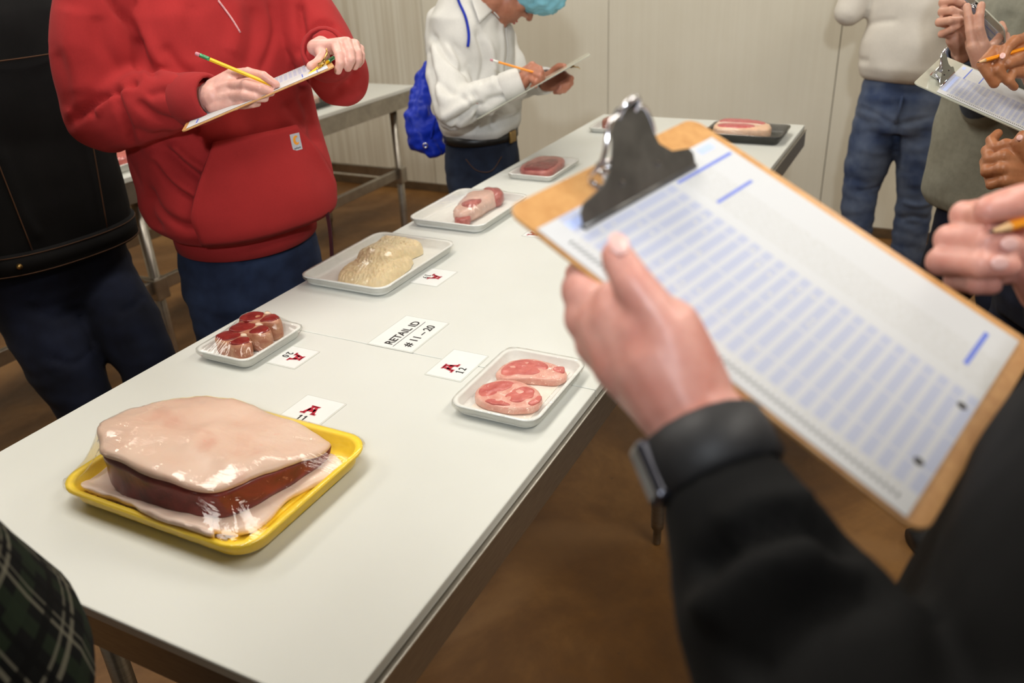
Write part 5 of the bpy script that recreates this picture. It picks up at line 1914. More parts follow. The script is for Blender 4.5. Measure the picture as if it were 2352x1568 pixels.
folds3 = [([(2.531, 1.5735, 1.2874), (2.5233, 1.5154, 1.2195), (2.5333, 1.4439, 1.1705)], -0.0180, 0.0100), ([(2.5315, 1.5579, 1.2736), (2.498, 1.5369, 1.1945), (2.4525, 1.5032, 1.0823)], 0.0150, 0.0140), ([(2.436, 1.4967, 1.0468), (2.4724, 1.456, 1.0735), (2.5096, 1.4078, 1.0946)], 0.0180, 0.0120),
          ([(2.4346, 1.4804, 1.0291), (2.4679, 1.4385, 1.0492), (2.5016, 1.4047, 1.0775)], -0.0180, 0.0080), ([(2.5165, 1.4263, 1.1241), (2.5018, 1.3969, 1.0706), (2.4708, 1.4004, 1.0187)], -0.0150, 0.0100), ([(2.5176, 1.3874, 1.0897), (2.5499, 1.3373, 1.1003), (2.5822, 1.2872, 1.1109)], -0.0120, 0.0100),
          ([(2.6982, 1.4018, 1.3119), (2.6621, 1.3843, 1.2316), (2.6172, 1.3698, 1.1382)], 0.0075, 0.0060), ([(2.705, 1.3805, 1.3043), (2.6728, 1.3629, 1.2306), (2.6272, 1.3497, 1.1372)], -0.0075, 0.0060), ([(2.418, 1.521, 1.0376), (2.4308, 1.4632, 1.0062), (2.461, 1.3965, 0.9977)], -0.0150, 0.0120), ([(2.6026, 1.4446, 1.2942), (2.5709, 1.4053, 1.2012), (2.5324, 1.409, 1.1363)], -0.012, 0.010), ([(2.6067, 1.4069, 1.2663), (2.5765, 1.3793, 1.1869), (2.5446, 1.3698, 1.1214)], 0.010, 0.010), ([(2.5482, 1.5096, 1.2583), (2.5373, 1.4581, 1.1907), (2.5226, 1.4287, 1.1372)], -0.012, 0.010),
          ([(2.4406, 1.5352, 1.203), (2.4326, 1.4935, 1.1499), (2.4419, 1.4431, 1.1193)], -0.010, 0.010), ([(2.4614, 1.5512, 1.2549), (2.435, 1.5176, 1.1766), (2.3961, 1.4945, 1.086)], -0.010, 0.010), ([(2.5088, 1.3682, 1.0562), (2.524, 1.3114, 1.0301), (2.5497, 1.2744, 1.0413)], 0.012, 0.010), ([(2.3575, 1.3775, 1.1325), (2.3585, 1.3407, 1.0999), (2.3887, 1.2857, 1.1022)], -0.010, 0.008),
          ([(2.4283, 1.4622, 1.0009), (2.4446, 1.4529, 1.0213), (2.4635, 1.4415, 1.0442)], -0.010, 0.008), ([(2.4913, 1.3299, 0.9893), (2.497, 1.3479, 1.0162), (2.5186, 1.3485, 1.0553)], -0.010, 0.008), ([(2.4586, 1.3956, 0.9925), (2.5005, 1.3335, 1.009), (2.5538, 1.2603, 1.0354)], -0.0120, 0.0120)]
shirt3 = garment(P, 'shirt', 'white_shirt', bm, 0.0075, 4, wrinkles([((10, 10, 14), 0.010, 3), ((24, 24, 24), 0.003, 7)], folds3, VIEW3))
cuff(P, 'white_shirt', eR.lerp(wR, 0.72), eR.lerp(wR, 1.0), 0.044, 0.040)
cuff(P, 'white_shirt', eL.lerp(wL, 0.72), eL.lerp(wL, 1.0), 0.043, 0.039)
# collar points lying on the shirt
for pts in ([(2.565, 1.4438, 1.406), (2.5906, 1.3867, 1.3982), (2.5791, 1.3669, 1.3593), (2.5404, 1.3989, 1.3204)], [(2.6049, 1.392, 1.3837), (2.6056, 1.3676, 1.3622), (2.5951, 1.3542, 1.331), (2.5951, 1.3742, 1.3498)]):
    q0, q1, q2, q3 = [V3(p) for p in pts]
    g_ = 8
    bm = bmesh.new()
    vs = []
    for i in range(g_ + 1):
        a_, b_ = q0.lerp(q3, i / g_), q1.lerp(q2, i / g_)
        vs.append([bm.verts.new(p) for p in drape(shirt3, [a_.lerp(b_, j / g_) for j in range(g_ + 1)], VIEW3, 0.010 + 0.004 * i / g_)])
    for i in range(g_):
        for j in range(g_):
            bm.faces.new((vs[i][j], vs[i + 1][j], vs[i + 1][j + 1], vs[i][j + 1]))
    bmesh.ops.recalc_face_normals(bm, faces=bm.faces)
    bmesh.ops.solidify(bm, geom=list(bm.faces), thickness=0.003)
    from_bm('collar', bm, 'white_shirt', P, True)
bm = bmesh.new()
tube(bm, snap(shirt3, smooth_line([(2.6448, 1.3716, 1.3011), (2.6119, 1.3524, 1.2247), (2.5756, 1.3443, 1.1527)], 8), 0.002), 0.0045, 6)
from_bm('placket', bm, 'white_shirt', P, True)
jeans(P, 'dark_denim', h3(0, 0, 0.88), [h3(0.085, 0.03, 0.48), h3(-0.085, 0.03, 0.48)], [h3(0.085, 0, 0.09), h3(-0.085, 0, 0.09)], left, fwd, (0.153, 0.121), 0.086, 0.068, 0.062, view=VIEW3, seed=7)
bm = bmesh.new()
rings(bm, [[h3(a_ * math.sin(2 * PI * i / 48), b_ * math.cos(2 * PI * i / 48), z) for i in range(48)] for z, a_, b_ in ((0.936, 0.150, 0.118), (0.937, 0.158, 0.126), (0.966, 0.158, 0.126), (0.967, 0.150, 0.118))], True, False)
blt = from_bm('belt', bm, 'belt', P, True)
bm = bmesh.new()
bc = h3(-0.01, 0.127, 0.948)
box(bm, tuple(bc - Vector((0.022, 0.005, 0.020))), tuple(bc + Vector((0.022, 0.005, 0.020))), 0.003)
from_bm('buckle', bm, 'brass', blt)
bm = bmesh.new()
tube(bm, smooth_line([h3(-0.165, 0.02, 0.90), h3(-0.168, 0.06, 0.865), h3(-0.145, 0.105, 0.86), h3(-0.10, 0.125, 0.90)], 6), 0.0013, 5)
from_bm('pocket_stitch', bm, 'stitch', P, True)
shoes(P, [h3(0.085, 0, 0), h3(-0.085, 0, 0)], fwd)
# clipboard seen nearly edge-on
B3 = board_frame((2.4457, 0.9703, 1.2453), V3((2.6809, 1.0713, 1.2193)) - V3((2.4457, 0.9703, 1.2453)), V3((2.1959, 1.2603, 1.0722)) - V3((2.4457, 0.9703, 1.2453)))
clipboard(B3, 0.225, 0.40, 'long grey clipboard seen edge-on in the hands of the white-shirted person', mat='clear_board', paper=(0.006, 0.219, 0.07, 0.35), jaw=0.10, jy=0.075, clip_kw=dict(s=0.55, plate='black_plate', wire='gold_metal', high=False))
pencil((2.4241, 1.1162, 1.1862), (2.3053, 1.239, 1.2466), 'pencil_orange', 'orange pencil with white ferrule in the white-shirted person hand', 'ferrule_white')
# drawstring bag
bg = empty('drawstring_bag', (2.5512, 1.6435, 0.8953))
tag(bg, 'bright blue nylon drawstring bag hanging behind the white shirt', 'bag')
bm = bmesh.new()
bx_ = [(2.6982, 1.7199, 1.1605), (2.6497, 1.7212, 1.0755), (2.5983, 1.7056, 0.992), (2.5656, 1.6768, 0.9295), (2.5515, 1.6351, 0.8878)]
for i in range(4):
    capsule(bm, bx_[i], (0.020, 0.036, 0.052, 0.058)[i], bx_[i + 1], (0.036, 0.052, 0.058, 0.034)[i])
capsule(bm, (2.6032, 1.6704, 0.9455), 0.055, (2.5907, 1.6346, 0.8899), 0.034)
link('sack', solidify_blob(bm, 0.006, 4, 0.5, wrinkles([((14, 14, 24), 0.014, 2), ((40, 40, 50), 0.007, 5)])), 'blue_nylon', bg)
bm = bmesh.new()
tube(bm, drape(shirt3, smooth_line([(2.546, 1.479, 1.4052), (2.5391, 1.4671, 1.3819), (2.5104, 1.4312, 1.3421), (2.4924, 1.4134, 1.2935), (2.4838, 1.4147, 1.2569)], 6), VIEW3, 0.004), 0.0048, 8)
from_bm('cord', bm, 'blue_nylon', bg, True)
bm = bmesh.new()
tube(bm, smooth_line([(2.5356, 1.5888, 1.0181), (2.5352, 1.6042, 0.987), (2.5353, 1.6204, 0.935)], 6), 0.0042, 8)
from_bm('cord', bm, 'blue_nylon', bg, True)
bm = bmesh.new()
gp = V3((2.4905, 1.618, 0.9204))
tube(bm, [gp + (Vector((0, 0, 1)) * math.sin(2 * PI * k / 12) + ir * math.cos(2 * PI * k / 12)) * 0.008 for k in range(13)], 0.0022, 6, False)
from_bm('eyelet', bm, 'chrome', bg, True)

# ================================================================== white sweatshirt and blue jeans by the wall
left, fwd = ax(172)
H4 = V3((3.8578, 0.1401, 0.9613))
H4.z = 0


def h4(l, f, z):
    return H4 + left * l + fwd * f + UP * z


VIEW4 = Vector((0, 0, 1.6)) - h4(0, 0, 1.0)
head4 = h4(0, 0.03, 1.68)
eA, wA = V3((3.8352, 0.3926, 1.2465)), V3((3.8177, 0.3258, 1.4222))
eB, wB = h4(0.28, 0.02, 1.18), h4(0.16, 0.24, 1.27)
k4 = [h4(0.105, 0.01, 0.50), h4(-0.115, 0.03, 0.50)]
a4 = [h4(0.115, -0.01, 0.09), h4(-0.115, 0.0, 0.09)]
bodyc = core([(h4(0, 0, 0.95), left * 0.14, fwd * 0.09), (h4(0, 0, 1.2), left * 0.15, fwd * 0.10), (h4(0, 0, 1.42), left * 0.15, fwd * 0.09), (h4(0, 0, 1.54), left * 0.07, fwd * 0.06)],
             [([h4(-0.19, 0, 1.44), eA, wA], [0.045, 0.04, 0.026]), ([h4(0.19, 0, 1.44), eB, wB], [0.045, 0.04, 0.026]), ([h4(0.09, 0, 0.86), k4[0], a4[0]], [0.06, 0.045, 0.04]), ([h4(-0.09, 0, 0.86), k4[1], a4[1]], [0.06, 0.045, 0.04])])
P = figure('person in a white sweatshirt and faded blue jeans by the back wall', 'skin_light', [bodyc, head_mesh(head4, fwd, UP, h4(0, 0, 1.52))])
add_face(P, head4, fwd, UP)
bm = bmesh.new()
loft(bm, [(h4(0, 0, 0.975), left * 0.165, fwd * 0.12), (h4(0, 0, 0.99), left * 0.184, fwd * 0.138), (h4(0.005, 0.0, 1.03), left * 0.205, fwd * 0.155), (h4(0.008, 0.0, 1.08), left * 0.208, fwd * 0.155), (h4(0, 0, 1.2), left * 0.19, fwd * 0.142), (h4(0, 0, 1.35), left * 0.19, fwd * 0.132), (h4(0, 0, 1.46), left * 0.18, fwd * 0.11), (h4(0, 0, 1.55), left * 0.08, fwd * 0.07)], 36)
chain(bm, [h4(-0.19, 0, 1.42), h4(-0.19, 0, 1.42).lerp(eA, 0.5), eA], [0.078, 0.075, 0.066], 18)
chain(bm, [eA, eA.lerp(wA, 0.8)], [0.066, 0.045], 18)
chain(bm, [h4(0.19, 0, 1.42), eB], [0.078, 0.062], 18)
chain(bm, [eB, eB.lerp(wB, 0.85)], [0.062, 0.045], 18)
garment(P, 'sweatshirt', 'white_fleece', bm, 0.008, 4, wrinkles([((9, 9, 12), 0.007, 3)], [([(3.5803, 0.3544, 1.1166), (3.5796, 0.3271, 1.09), (3.5948, 0.2882, 1.0807)], -0.006, 0.012), ([(3.6283, 0.3554, 1.203), (3.6652, 0.2981, 1.2151), (3.7129, 0.2091, 1.2167)], -0.006, 0.012)], VIEW4))
jn = jeans(P, 'light_denim', h4(0, 0, 0.92), k4, a4, left, fwd, (0.180, 0.125), 0.094, 0.074, 0.07, view=VIEW4, seed=9, nz=0.006,
           folds=[([(3.5428, 0.1491, 0.8584), (3.5043, 0.1339, 0.7758), (3.4468, 0.1149, 0.6559)], -0.014, 0.012), ([(3.4992, 0.2954, 0.9175), (3.5188, 0.2223, 0.8842), (3.531, 0.1643, 0.8516)], -0.006, 0.010), ([(3.5497, 0.1267, 0.8498), (3.6051, 0.0408, 0.868), (3.6609, -0.0629, 0.8705)], -0.006, 0.010),
                  ([(3.3341, 0.2571, 0.5884), (3.3675, 0.1985, 0.593), (3.4154, 0.1276, 0.6119)], -0.007, 0.010), ([(3.4099, 0.0715, 0.5497), (3.4328, 0.0087, 0.5318), (3.4697, -0.0486, 0.5439)], 0.008, 0.010), ([(3.3674, 0.0727, 0.4754), (3.4043, 0.0154, 0.4875), (3.4272, -0.0474, 0.4696)], -0.008, 0.010)])
bm = bmesh.new()
tube(bm, [h4(0.012, 0.128 + 0.004, 0.93), h4(0.010, 0.136, 0.88), h4(0.004, 0.132, 0.82)], 0.006, 6)
from_bm('fly_seam', bm, 'light_denim', P, True)
shoes(P, [h4(0.115, 0, 0), h4(-0.115, 0, 0)], fwd)

# ================================================================== grey sweatshirt, right
left, fwd = ax(150)
H5 = V3((2.7445, -0.1955, 1.0243))
H5.z = 0


def h5(l, f, z):
    return H5 + left * l + fwd * f + UP * z


VIEW5 = Vector((0, 0, 1.6)) - h5(0, 0, 1.1)
head5 = h5(0, 0.06, 1.70)
wl5, wr5 = V3((2.3841, -0.021, 1.2868)), V3((2.2487, -0.0781, 1.262))
el5, er5 = V3((2.6098, -0.1033, 1.1177)), V3((2.5106, -0.246, 1.0773))
bodyc = core([(h5(0, 0, 0.9), left * 0.14, fwd * 0.09), (h5(0, 0, 1.2), left * 0.15, fwd * 0.10), (h5(0, 0, 1.43), left * 0.15, fwd * 0.09), (h5(0, 0, 1.55), left * 0.07, fwd * 0.06)],
             [([h5(-0.19, 0, 1.44), el5, wl5], [0.045, 0.04, 0.026]), ([h5(0.19, 0, 1.44), er5, wr5], [0.045, 0.04, 0.026]), ([h5(0.09, 0, 0.84), h5(0.10, 0.03, 0.48), h5(0.1, 0, 0.08)], [0.06, 0.045, 0.04]), ([h5(-0.09, 0, 0.84), h5(-0.10, 0.03, 0.48), h5(-0.1, 0, 0.08)], [0.06, 0.045, 0.04])])
hA = hand(wl5, (2.4374, -0.0319, 1.2593),
          [[(2.3923, 0.0066, 1.3946), (2.3279, 0.0372, 1.3984), (2.3174, 0.0161, 1.4048), (2.3212, 0.0003, 1.3969)],
           [(2.381, 0.0021, 1.3703), (2.3185, 0.0346, 1.3792), (2.2995, 0.0157, 1.3838), (2.3046, -0.0017, 1.3767)],
           [(2.3689, -0.0049, 1.3422), (2.3051, 0.037, 1.3576), (2.2844, 0.0155, 1.3636), (2.2956, -0.006, 1.3635)],
           [(2.3594, -0.0109, 1.3197), (2.3017, 0.0279, 1.332), (2.2873, 0.0086, 1.3443), (2.2995, -0.0095, 1.3536)]],
          [(2.3581, -0.0202, 1.32), (2.349, -0.0164, 1.3522), (2.3473, -0.0101, 1.3774), (2.3463, -0.0037, 1.3928)], 0.0096, 0.0135, 0.027, 0.0024, [([(2.3745, -0.0189, 1.2941), (2.3385, 0.0012, 1.3162)], [0.024, 0.018])])
hB = hand(wr5, (2.2945, -0.1174, 1.217),
          [[(2.2212, -0.0401, 1.3161), (2.2238, -0.0289, 1.349), (2.2327, -0.0202, 1.3773), (2.2407, -0.0139, 1.3975)],
           [(2.2342, -0.0602, 1.3203), (2.227, -0.0461, 1.3542), (2.2351, -0.0424, 1.3789), (2.2502, -0.0421, 1.3993)],
           [(2.2567, -0.0779, 1.3102), (2.3048, -0.0932, 1.3252), (2.3514, -0.0993, 1.3351), (2.3798, -0.0942, 1.3454)],
           [(2.2665, -0.0898, 1.294), (2.3129, -0.106, 1.3053), (2.3527, -0.1123, 1.3139), (2.375, -0.1093, 1.3228)]],
          [(2.2506, -0.0581, 1.2842), (2.2639, -0.0472, 1.2955), (2.2899, -0.0381, 1.3053), (2.3169, -0.0328, 1.3134)], 0.0094, 0.0135, 0.027)
P = figure('person in a heather grey sweatshirt holding a clear clipboard at upper right', 'skin_light', [bodyc, hA, hB, head_mesh(head5, fwd, UP, h5(0, 0, 1.53))])
add_face(P, head5, fwd, UP)
bm = bmesh.new()
loft(bm, [(h5(0, 0, 0.80), left * 0.195, fwd * 0.15), (h5(0, 0, 0.83), left * 0.212, fwd * 0.165), (h5(0, 0, 0.95), left * 0.215, fwd * 0.165), (h5(0, 0, 1.15), left * 0.205, fwd * 0.155), (h5(0, 0, 1.35), left * 0.20, fwd * 0.14), (h5(0, 0, 1.46), left * 0.18, fwd * 0.11), (h5(0, 0, 1.56), left * 0.08, fwd * 0.07)], 36)
chain(bm, [h5(-0.19, 0, 1.42), el5], [0.078, 0.062], 18)
chain(bm, [h5(0.19, 0, 1.42), er5], [0.078, 0.066], 18)
chain(bm, [er5, er5.lerp(wr5, 0.85)], [0.066, 0.045], 18)
garment(P, 'sweatshirt', 'grey_fleece', bm, 0.008, 4, wrinkles([((9, 9, 12), 0.007, 13)], [([(2.5761, -0.1141, 1.3617), (2.548, -0.1017, 1.3233), (2.5201, -0.1009, 1.2745)], -0.008, 0.02)], VIEW5))
bm = bmesh.new()
chain(bm, [el5, el5.lerp(wl5, 0.5), el5.lerp(wl5, 0.80)], [0.056, 0.048, 0.040], 18)
garment(P, 'under_sleeve', 'slate_fleece', bm, 0.006, 3, wrinkles([((14, 14, 20), 0.004, 3)]))
cuff(P, 'slate_fleece', el5.lerp(wl5, 0.72), el5.lerp(wl5, 0.97), 0.041, 0.037)
jeans(P, 'navy_denim', h5(0.03, 0.02, 0.78), [h5(0.14, 0.10, 0.48), h5(-0.10, 0.03, 0.48)], [h5(0.13, 0.04, 0.09), h5(-0.1, 0, 0.09)], left, fwd, (0.18, 0.13), 0.094, 0.074, 0.066, view=VIEW5, seed=4, top=0.10)
shoes(P, [h5(0.13, 0.04, 0), h5(-0.1, 0, 0)], fwd)
# clear clipboard, held nearly upright
B5 = board_frame((2.4105, 0.0182, 1.4377), V3((2.2573, -0.1087, 1.3385)) - V3((2.4105, 0.0182, 1.4377)), V3((2.4913, -0.0651, 1.2567)) - V3((2.2573, -0.1087, 1.3385)))
clipboard(B5, 0.20, 0.29, 'clear clipboard with a chrome clip in the hands of the grey sweatshirt wearer', mat='clear_board', paper=(0.006, 0.194, 0.03, 0.28), jaw=0.11, jy=0.014, clip_kw=dict(s=0.5, plate='chrome', wire='chrome', high=False))

# ================================================================== tan hands with a clipboard, right edge
left, fwd = ax(120)
H6 = V3((2.1012, -0.3287, 1.1697))
H6.z = 0


def h6(l, f, z):
    return H6 + left * l + fwd * f + UP * z


head6 = h6(0, 0.06, 1.70)
wr6, wl6 = V3((1.9508, -0.1679, 1.2768)), V3((1.8048, -0.1733, 1.1468))
er6, el6 = V3((2.0124, -0.2861, 1.1862)), V3((1.832, -0.2875, 1.0438))
bodyc = core([(h6(0, 0, 0.9), left * 0.14, fwd * 0.09), (h6(0, 0, 1.2), left * 0.15, fwd * 0.10), (h6(0, 0, 1.43), left * 0.15, fwd * 0.09), (h6(0, 0, 1.55), left * 0.07, fwd * 0.06)],
             [([h6(0.19, 0, 1.44), el6, wl6], [0.045, 0.04, 0.026]), ([h6(-0.19, 0, 1.44), er6, wr6], [0.045, 0.04, 0.026]), ([h6(0.09, 0, 0.9), h6(0.10, 0.03, 0.48), h6(0.1, 0, 0.08)], [0.06, 0.045, 0.04]), ([h6(-0.09, 0, 0.9), h6(-0.10, 0.03, 0.48), h6(-0.1, 0, 0.08)], [0.06, 0.045, 0.04])])
hA = hand(wr6, (1.9769, -0.2042, 1.2445),
          [[(1.9356, -0.1252, 1.3682), (1.8921, -0.1021, 1.3685), (1.8613, -0.0904, 1.3583), (1.8496, -0.0864, 1.3413)],
           [(1.9125, -0.1138, 1.3489), (1.8672, -0.0716, 1.3526), (1.8373, -0.0549, 1.333), (1.8419, -0.0816, 1.2984)],
           [(1.8997, -0.1214, 1.3303), (1.8596, -0.0878, 1.3352), (1.84, -0.0796, 1.3239), (1.85, -0.0973, 1.3071)],
           [(1.8952, -0.1355, 1.3091), (1.8654, -0.1091, 1.3145), (1.8497, -0.1039, 1.3027), (1.8584, -0.1165, 1.2906)]],
          [(1.9424, -0.1453, 1.3279), (1.9046, -0.123, 1.3375), (1.8718, -0.1091, 1.3371), (1.8513, -0.0979, 1.3336)], 0.0100, 0.0145, 0.030)
hB = hand(wl6, (1.8183, -0.2072, 1.1168),
          [[(1.7853, -0.1187, 1.1968), (1.7857, -0.1012, 1.1915), (1.8119, -0.0942, 1.1998), (1.8349, -0.1045, 1.2086)],
           [(1.7611, -0.1143, 1.1803), (1.7646, -0.0955, 1.1749), (1.7966, -0.0899, 1.1832), (1.8236, -0.1018, 1.191)],
           [(1.7453, -0.1162, 1.1617), (1.7495, -0.0947, 1.1556), (1.7816, -0.0902, 1.1653), (1.8132, -0.1024, 1.1719)],
           [(1.7388, -0.124, 1.1428), (1.7407, -0.1058, 1.1341), (1.7668, -0.1, 1.1433), (1.7986, -0.1109, 1.1493)]],
          [(1.7849, -0.1508, 1.1772), (1.7771, -0.1415, 1.1946), (1.7752, -0.1377, 1.206), (1.7834, -0.1414, 1.2172)], 0.0098, 0.0150, 0.032)
P = figure('person at the right edge whose tan hands hold a pencil and answer sheet', 'skin_tan', [bodyc, hA, hB, head_mesh(head6, fwd, UP, h6(0, 0, 1.53))])
add_face(P, head6, fwd, UP)
nail(P, (1.8407, -0.0855, 1.3487), V3((1.8444, -0.0876, 1.3421)) - V3((1.8546, -0.0887, 1.3592)), Vector((0, 0, 1.6)) - V3((1.8464, -0.0868, 1.3464)))
nail(P, (1.7659, -0.1365, 1.2176), V3((1.7848, -0.1408, 1.22)) - V3((1.7752, -0.1377, 1.206)), Vector((0, 0, 1.6)) - V3((1.7508, -0.1353, 1.2209)))
bm = bmesh.new()
loft(bm, [(h6(0, 0, 0.86), left * 0.19, fwd * 0.14), (h6(0, 0, 1.0), left * 0.20, fwd * 0.15), (h6(0, 0, 1.2), left * 0.19, fwd * 0.14), (h6(0, 0, 1.4), left * 0.19, fwd * 0.13), (h6(0, 0, 1.56), left * 0.08, fwd * 0.07)], 36)
chain(bm, [h6(0.19, 0, 1.42), el6, el6.lerp(wl6, 0.55)], [0.075, 0.06, 0.05], 18)
chain(bm, [h6(-0.19, 0, 1.42), er6, er6.lerp(wr6, 0.55)], [0.075, 0.06, 0.05], 18)
garment(P, 'shirt', 'slate_fleece', bm, 0.010, 3, wrinkles([((9, 9, 12), 0.006, 3)]))
jeans(P, 'navy_denim', h6(0, 0, 0.88), [h6(0.10, 0.03, 0.48), h6(-0.10, 0.03, 0.48)], [h6(0.1, 0, 0.09), h6(-0.1, 0, 0.09)], left, fwd, seed=6)
shoes(P, [h6(0.1, 0, 0), h6(-0.1, 0, 0)], fwd)
B6 = board_frame((1.8658, 0.0576, 1.2914), V3((2.1553, -0.0013, 1.3248)) - V3((1.8658, 0.0576, 1.2914)), V3((1.7717, -0.1466, 1.2026)) - V3((1.8658, 0.0576, 1.2914)))
clipboard(B6, 0.215, 0.30, 'clear clipboard with blue answer sheet in the tan hands at right', mat='clear_board', paper=(0.004, 0.206, 0.046, 0.296), jaw=0.11, jy=0.044, clip_kw=dict(s=0.95, plate='chrome', wire='chrome', high=True), jcx=0.085)
pencil((1.8083, -0.045, 1.3401), (1.9565, -0.1703, 1.3631), 'pencil_orange', 'orange pencil held over the answer sheet in the tan hand', 'ferrule_white')

# ================================================================== foreground person in black
left, fwd = ax(77)
H7 = Vector((0.437, -0.198, 0))


def h7(l, f, z):
    return H7 + left * l + fwd * f + UP * z


# the left hand holding the large clipboard; the left arm comes from below
wr7, el7, sh7 = V3((0.4057, 0.1037, 1.3525)), Vector((0.262, -0.05, 1.215)), Vector((0.215, -0.235, 1.43))
wrr7, elr7, shr7 = V3((0.7219, -0.1059, 1.3375)), Vector((0.74, -0.24, 1.17)), Vector((0.63, -0.29, 1.43))
head7 = h7(-0.02, -0.04, 1.66)
bodyc = core([(h7(0, 0, 0.9), left * 0.14, fwd * 0.09), (h7(0, 0, 1.15), left * 0.14, fwd * 0.09), (h7(0, -0.02, 1.36), left * 0.15, fwd * 0.085), (h7(0, -0.02, 1.46), left * 0.07, fwd * 0.06)],
             [([sh7, el7, wr7.lerp(el7, 0.1)], [0.04, 0.036, 0.026]), ([shr7, elr7, wrr7], [0.04, 0.036, 0.026]), ([h7(0.09, 0, 0.9), h7(0.10, 0.03, 0.46), h7(0.1, 0, 0.08)], [0.06, 0.045, 0.04]), ([h7(-0.09, 0, 0.9), h7(-0.10, 0.03, 0.46), h7(-0.1, 0, 0.08)], [0.06, 0.045, 0.04])])
hL = hand(wr7, (0.3943, 0.0866, 1.3387),
          [[(0.4415, 0.1787, 1.3964), (0.4784, 0.1977, 1.3901), (0.5208, 0.1941, 1.3835), (0.5438, 0.1842, 1.3815)],
           [(0.4328, 0.1733, 1.3826), (0.4755, 0.1926, 1.3689), (0.5142, 0.1882, 1.3618), (0.5346, 0.1772, 1.3587)],
           [(0.4261, 0.1632, 1.3702), (0.4667, 0.1806, 1.3532), (0.4991, 0.1759, 1.346), (0.5181, 0.1663, 1.3416)],
           [(0.416, 0.1503, 1.3627), (0.4516, 0.1648, 1.3453), (0.4781, 0.1605, 1.3391), (0.4958, 0.1539, 1.3352)]],
          [(0.4096, 0.1132, 1.3839), (0.4116, 0.1247, 1.4027), (0.414, 0.1394, 1.4186), (0.4217, 0.1514, 1.43)], 0.0095, 0.0165, 0.0285, 0.0022,
          [([wr7, (0.4158, 0.1236, 1.3733), (0.4237, 0.1454, 1.3898)], [0.030, 0.0315, 0.024]), ([(0.4092, 0.1084, 1.3654), (0.4145, 0.1187, 1.3889)], [0.027, 0.0225]), ([(0.4147, 0.1391, 1.3679), (0.4266, 0.1587, 1.3849)], [0.024, 0.020]), ([(0.4152, 0.1318, 1.389), (0.4252, 0.1515, 1.3981)], [0.022, 0.016])], 9)
hR = hand(wrr7, (0.7281, -0.1284, 1.3163),
          [[(0.7543, -0.0698, 1.3838), (0.6865, -0.0285, 1.3917), (0.6661, -0.0417, 1.3947), (0.6688, -0.0508, 1.3909)],
           [(0.7414, -0.0721, 1.37), (0.6685, -0.0213, 1.3775), (0.6488, -0.0435, 1.3848), (0.6562, -0.0605, 1.3821)],
           [(0.7294, -0.0759, 1.3563), (0.6556, -0.0181, 1.3644), (0.6386, -0.0425, 1.3719), (0.6472, -0.0617, 1.3693)],
           [(0.7237, -0.0818, 1.3408), (0.6636, -0.0312, 1.3485), (0.6445, -0.0435, 1.3546), (0.649, -0.0539, 1.353)]],
          [(0.7165, -0.0906, 1.3869), (0.6794, -0.0651, 1.4078), (0.6593, -0.0514, 1.4095), (0.6494, -0.0407, 1.4085)], 0.0096, 0.0145, 0.030, 0.0022, [([wrr7, (0.7159, -0.0908, 1.3522)], [0.034, 0.028])], 3)
P = figure('person in a black sweater in the right foreground holding the large clipboard', 'skin_pink', [bodyc, hL, hR, head_mesh(head7, fwd, UP, h7(0, -0.02, 1.45))])
add_face(P, head7, fwd, UP)
FGN = Vector((-0.16617, -0.40008, 0.90129))
nail(P, V3((0.4162, 0.1503, 1.4347)) + FGN * 0.006, V3((0.4256, 0.1548, 1.4356)) - V3((0.4125, 0.1399, 1.4186)), FGN + Vector((-0.3, 0, 0)), 0.0075, 0.0062)
for pt in ((0.6444, -0.0582, 1.3868), (0.6342, -0.0542, 1.3757)):
    nail(P, pt, V3((0.6472, -0.0617, 1.3693)) - V3((0.6386, -0.0425, 1.3719)), Vector((0, 0, 1.6)) - V3(pt), 0.0065, 0.0050)
bm = bmesh.new()
loft(bm, [(h7(0, 0, 0.88), left * 0.205, fwd * 0.145), (h7(0, 0, 1.0), left * 0.235, fwd * 0.185), (h7(0, 0, 1.2), left * 0.232, fwd * 0.178), (h7(0, 0.0, 1.33), left * 0.215, fwd * 0.15), (h7(0, -0.01, 1.41), left * 0.205, fwd * 0.13), (h7(0, -0.02, 1.48), left * 0.15, fwd * 0.10), (h7(0, -0.03, 1.54), left * 0.07, fwd * 0.07)], 36)
chain(bm, [sh7, sh7.lerp(el7, 0.5), el7], [0.078, 0.078, 0.072], 22)
fa = lambda t: el7.lerp(wr7, t)
chain(bm, [el7, fa(0.30), fa(0.55), fa(0.715)], [0.074, 0.066, 0.052, 0.040], 22)
chain(bm, [shr7, elr7], [0.075, 0.062], 18)
chain(bm, [elr7, elr7.lerp(wrr7, 0.5), elr7.lerp(wrr7, 0.84)], [0.062, 0.055, 0.044], 18)
VIEW7 = Vector((0, 0, 1.6)) - fa(0.3)
folds7 = [([(0.3089, 0.0681, 1.3154), (0.3252, 0.0521, 1.3295), (0.3436, 0.0257, 1.3375), (0.3524, -0.0045, 1.3249)], -0.0128, 0.0090), ([(0.3232, 0.0603, 1.3336), (0.3378, 0.0436, 1.344), (0.3508, 0.0218, 1.3466)], 0.0096, 0.0100),
          ([(0.2859, 0.0618, 1.3136), (0.3066, 0.0443, 1.3339), (0.3259, 0.0135, 1.3395)], 0.0112, 0.0120), ([(0.2751, 0.0381, 1.2946), (0.3017, 0.0174, 1.3225), (0.3246, -0.0151, 1.333)], -0.0128, 0.0100)]
garment(P, 'sweater', 'black_knit', bm, 0.006, 5, wrinkles([((16, 16, 16), 0.004, 3)], folds7, VIEW7))
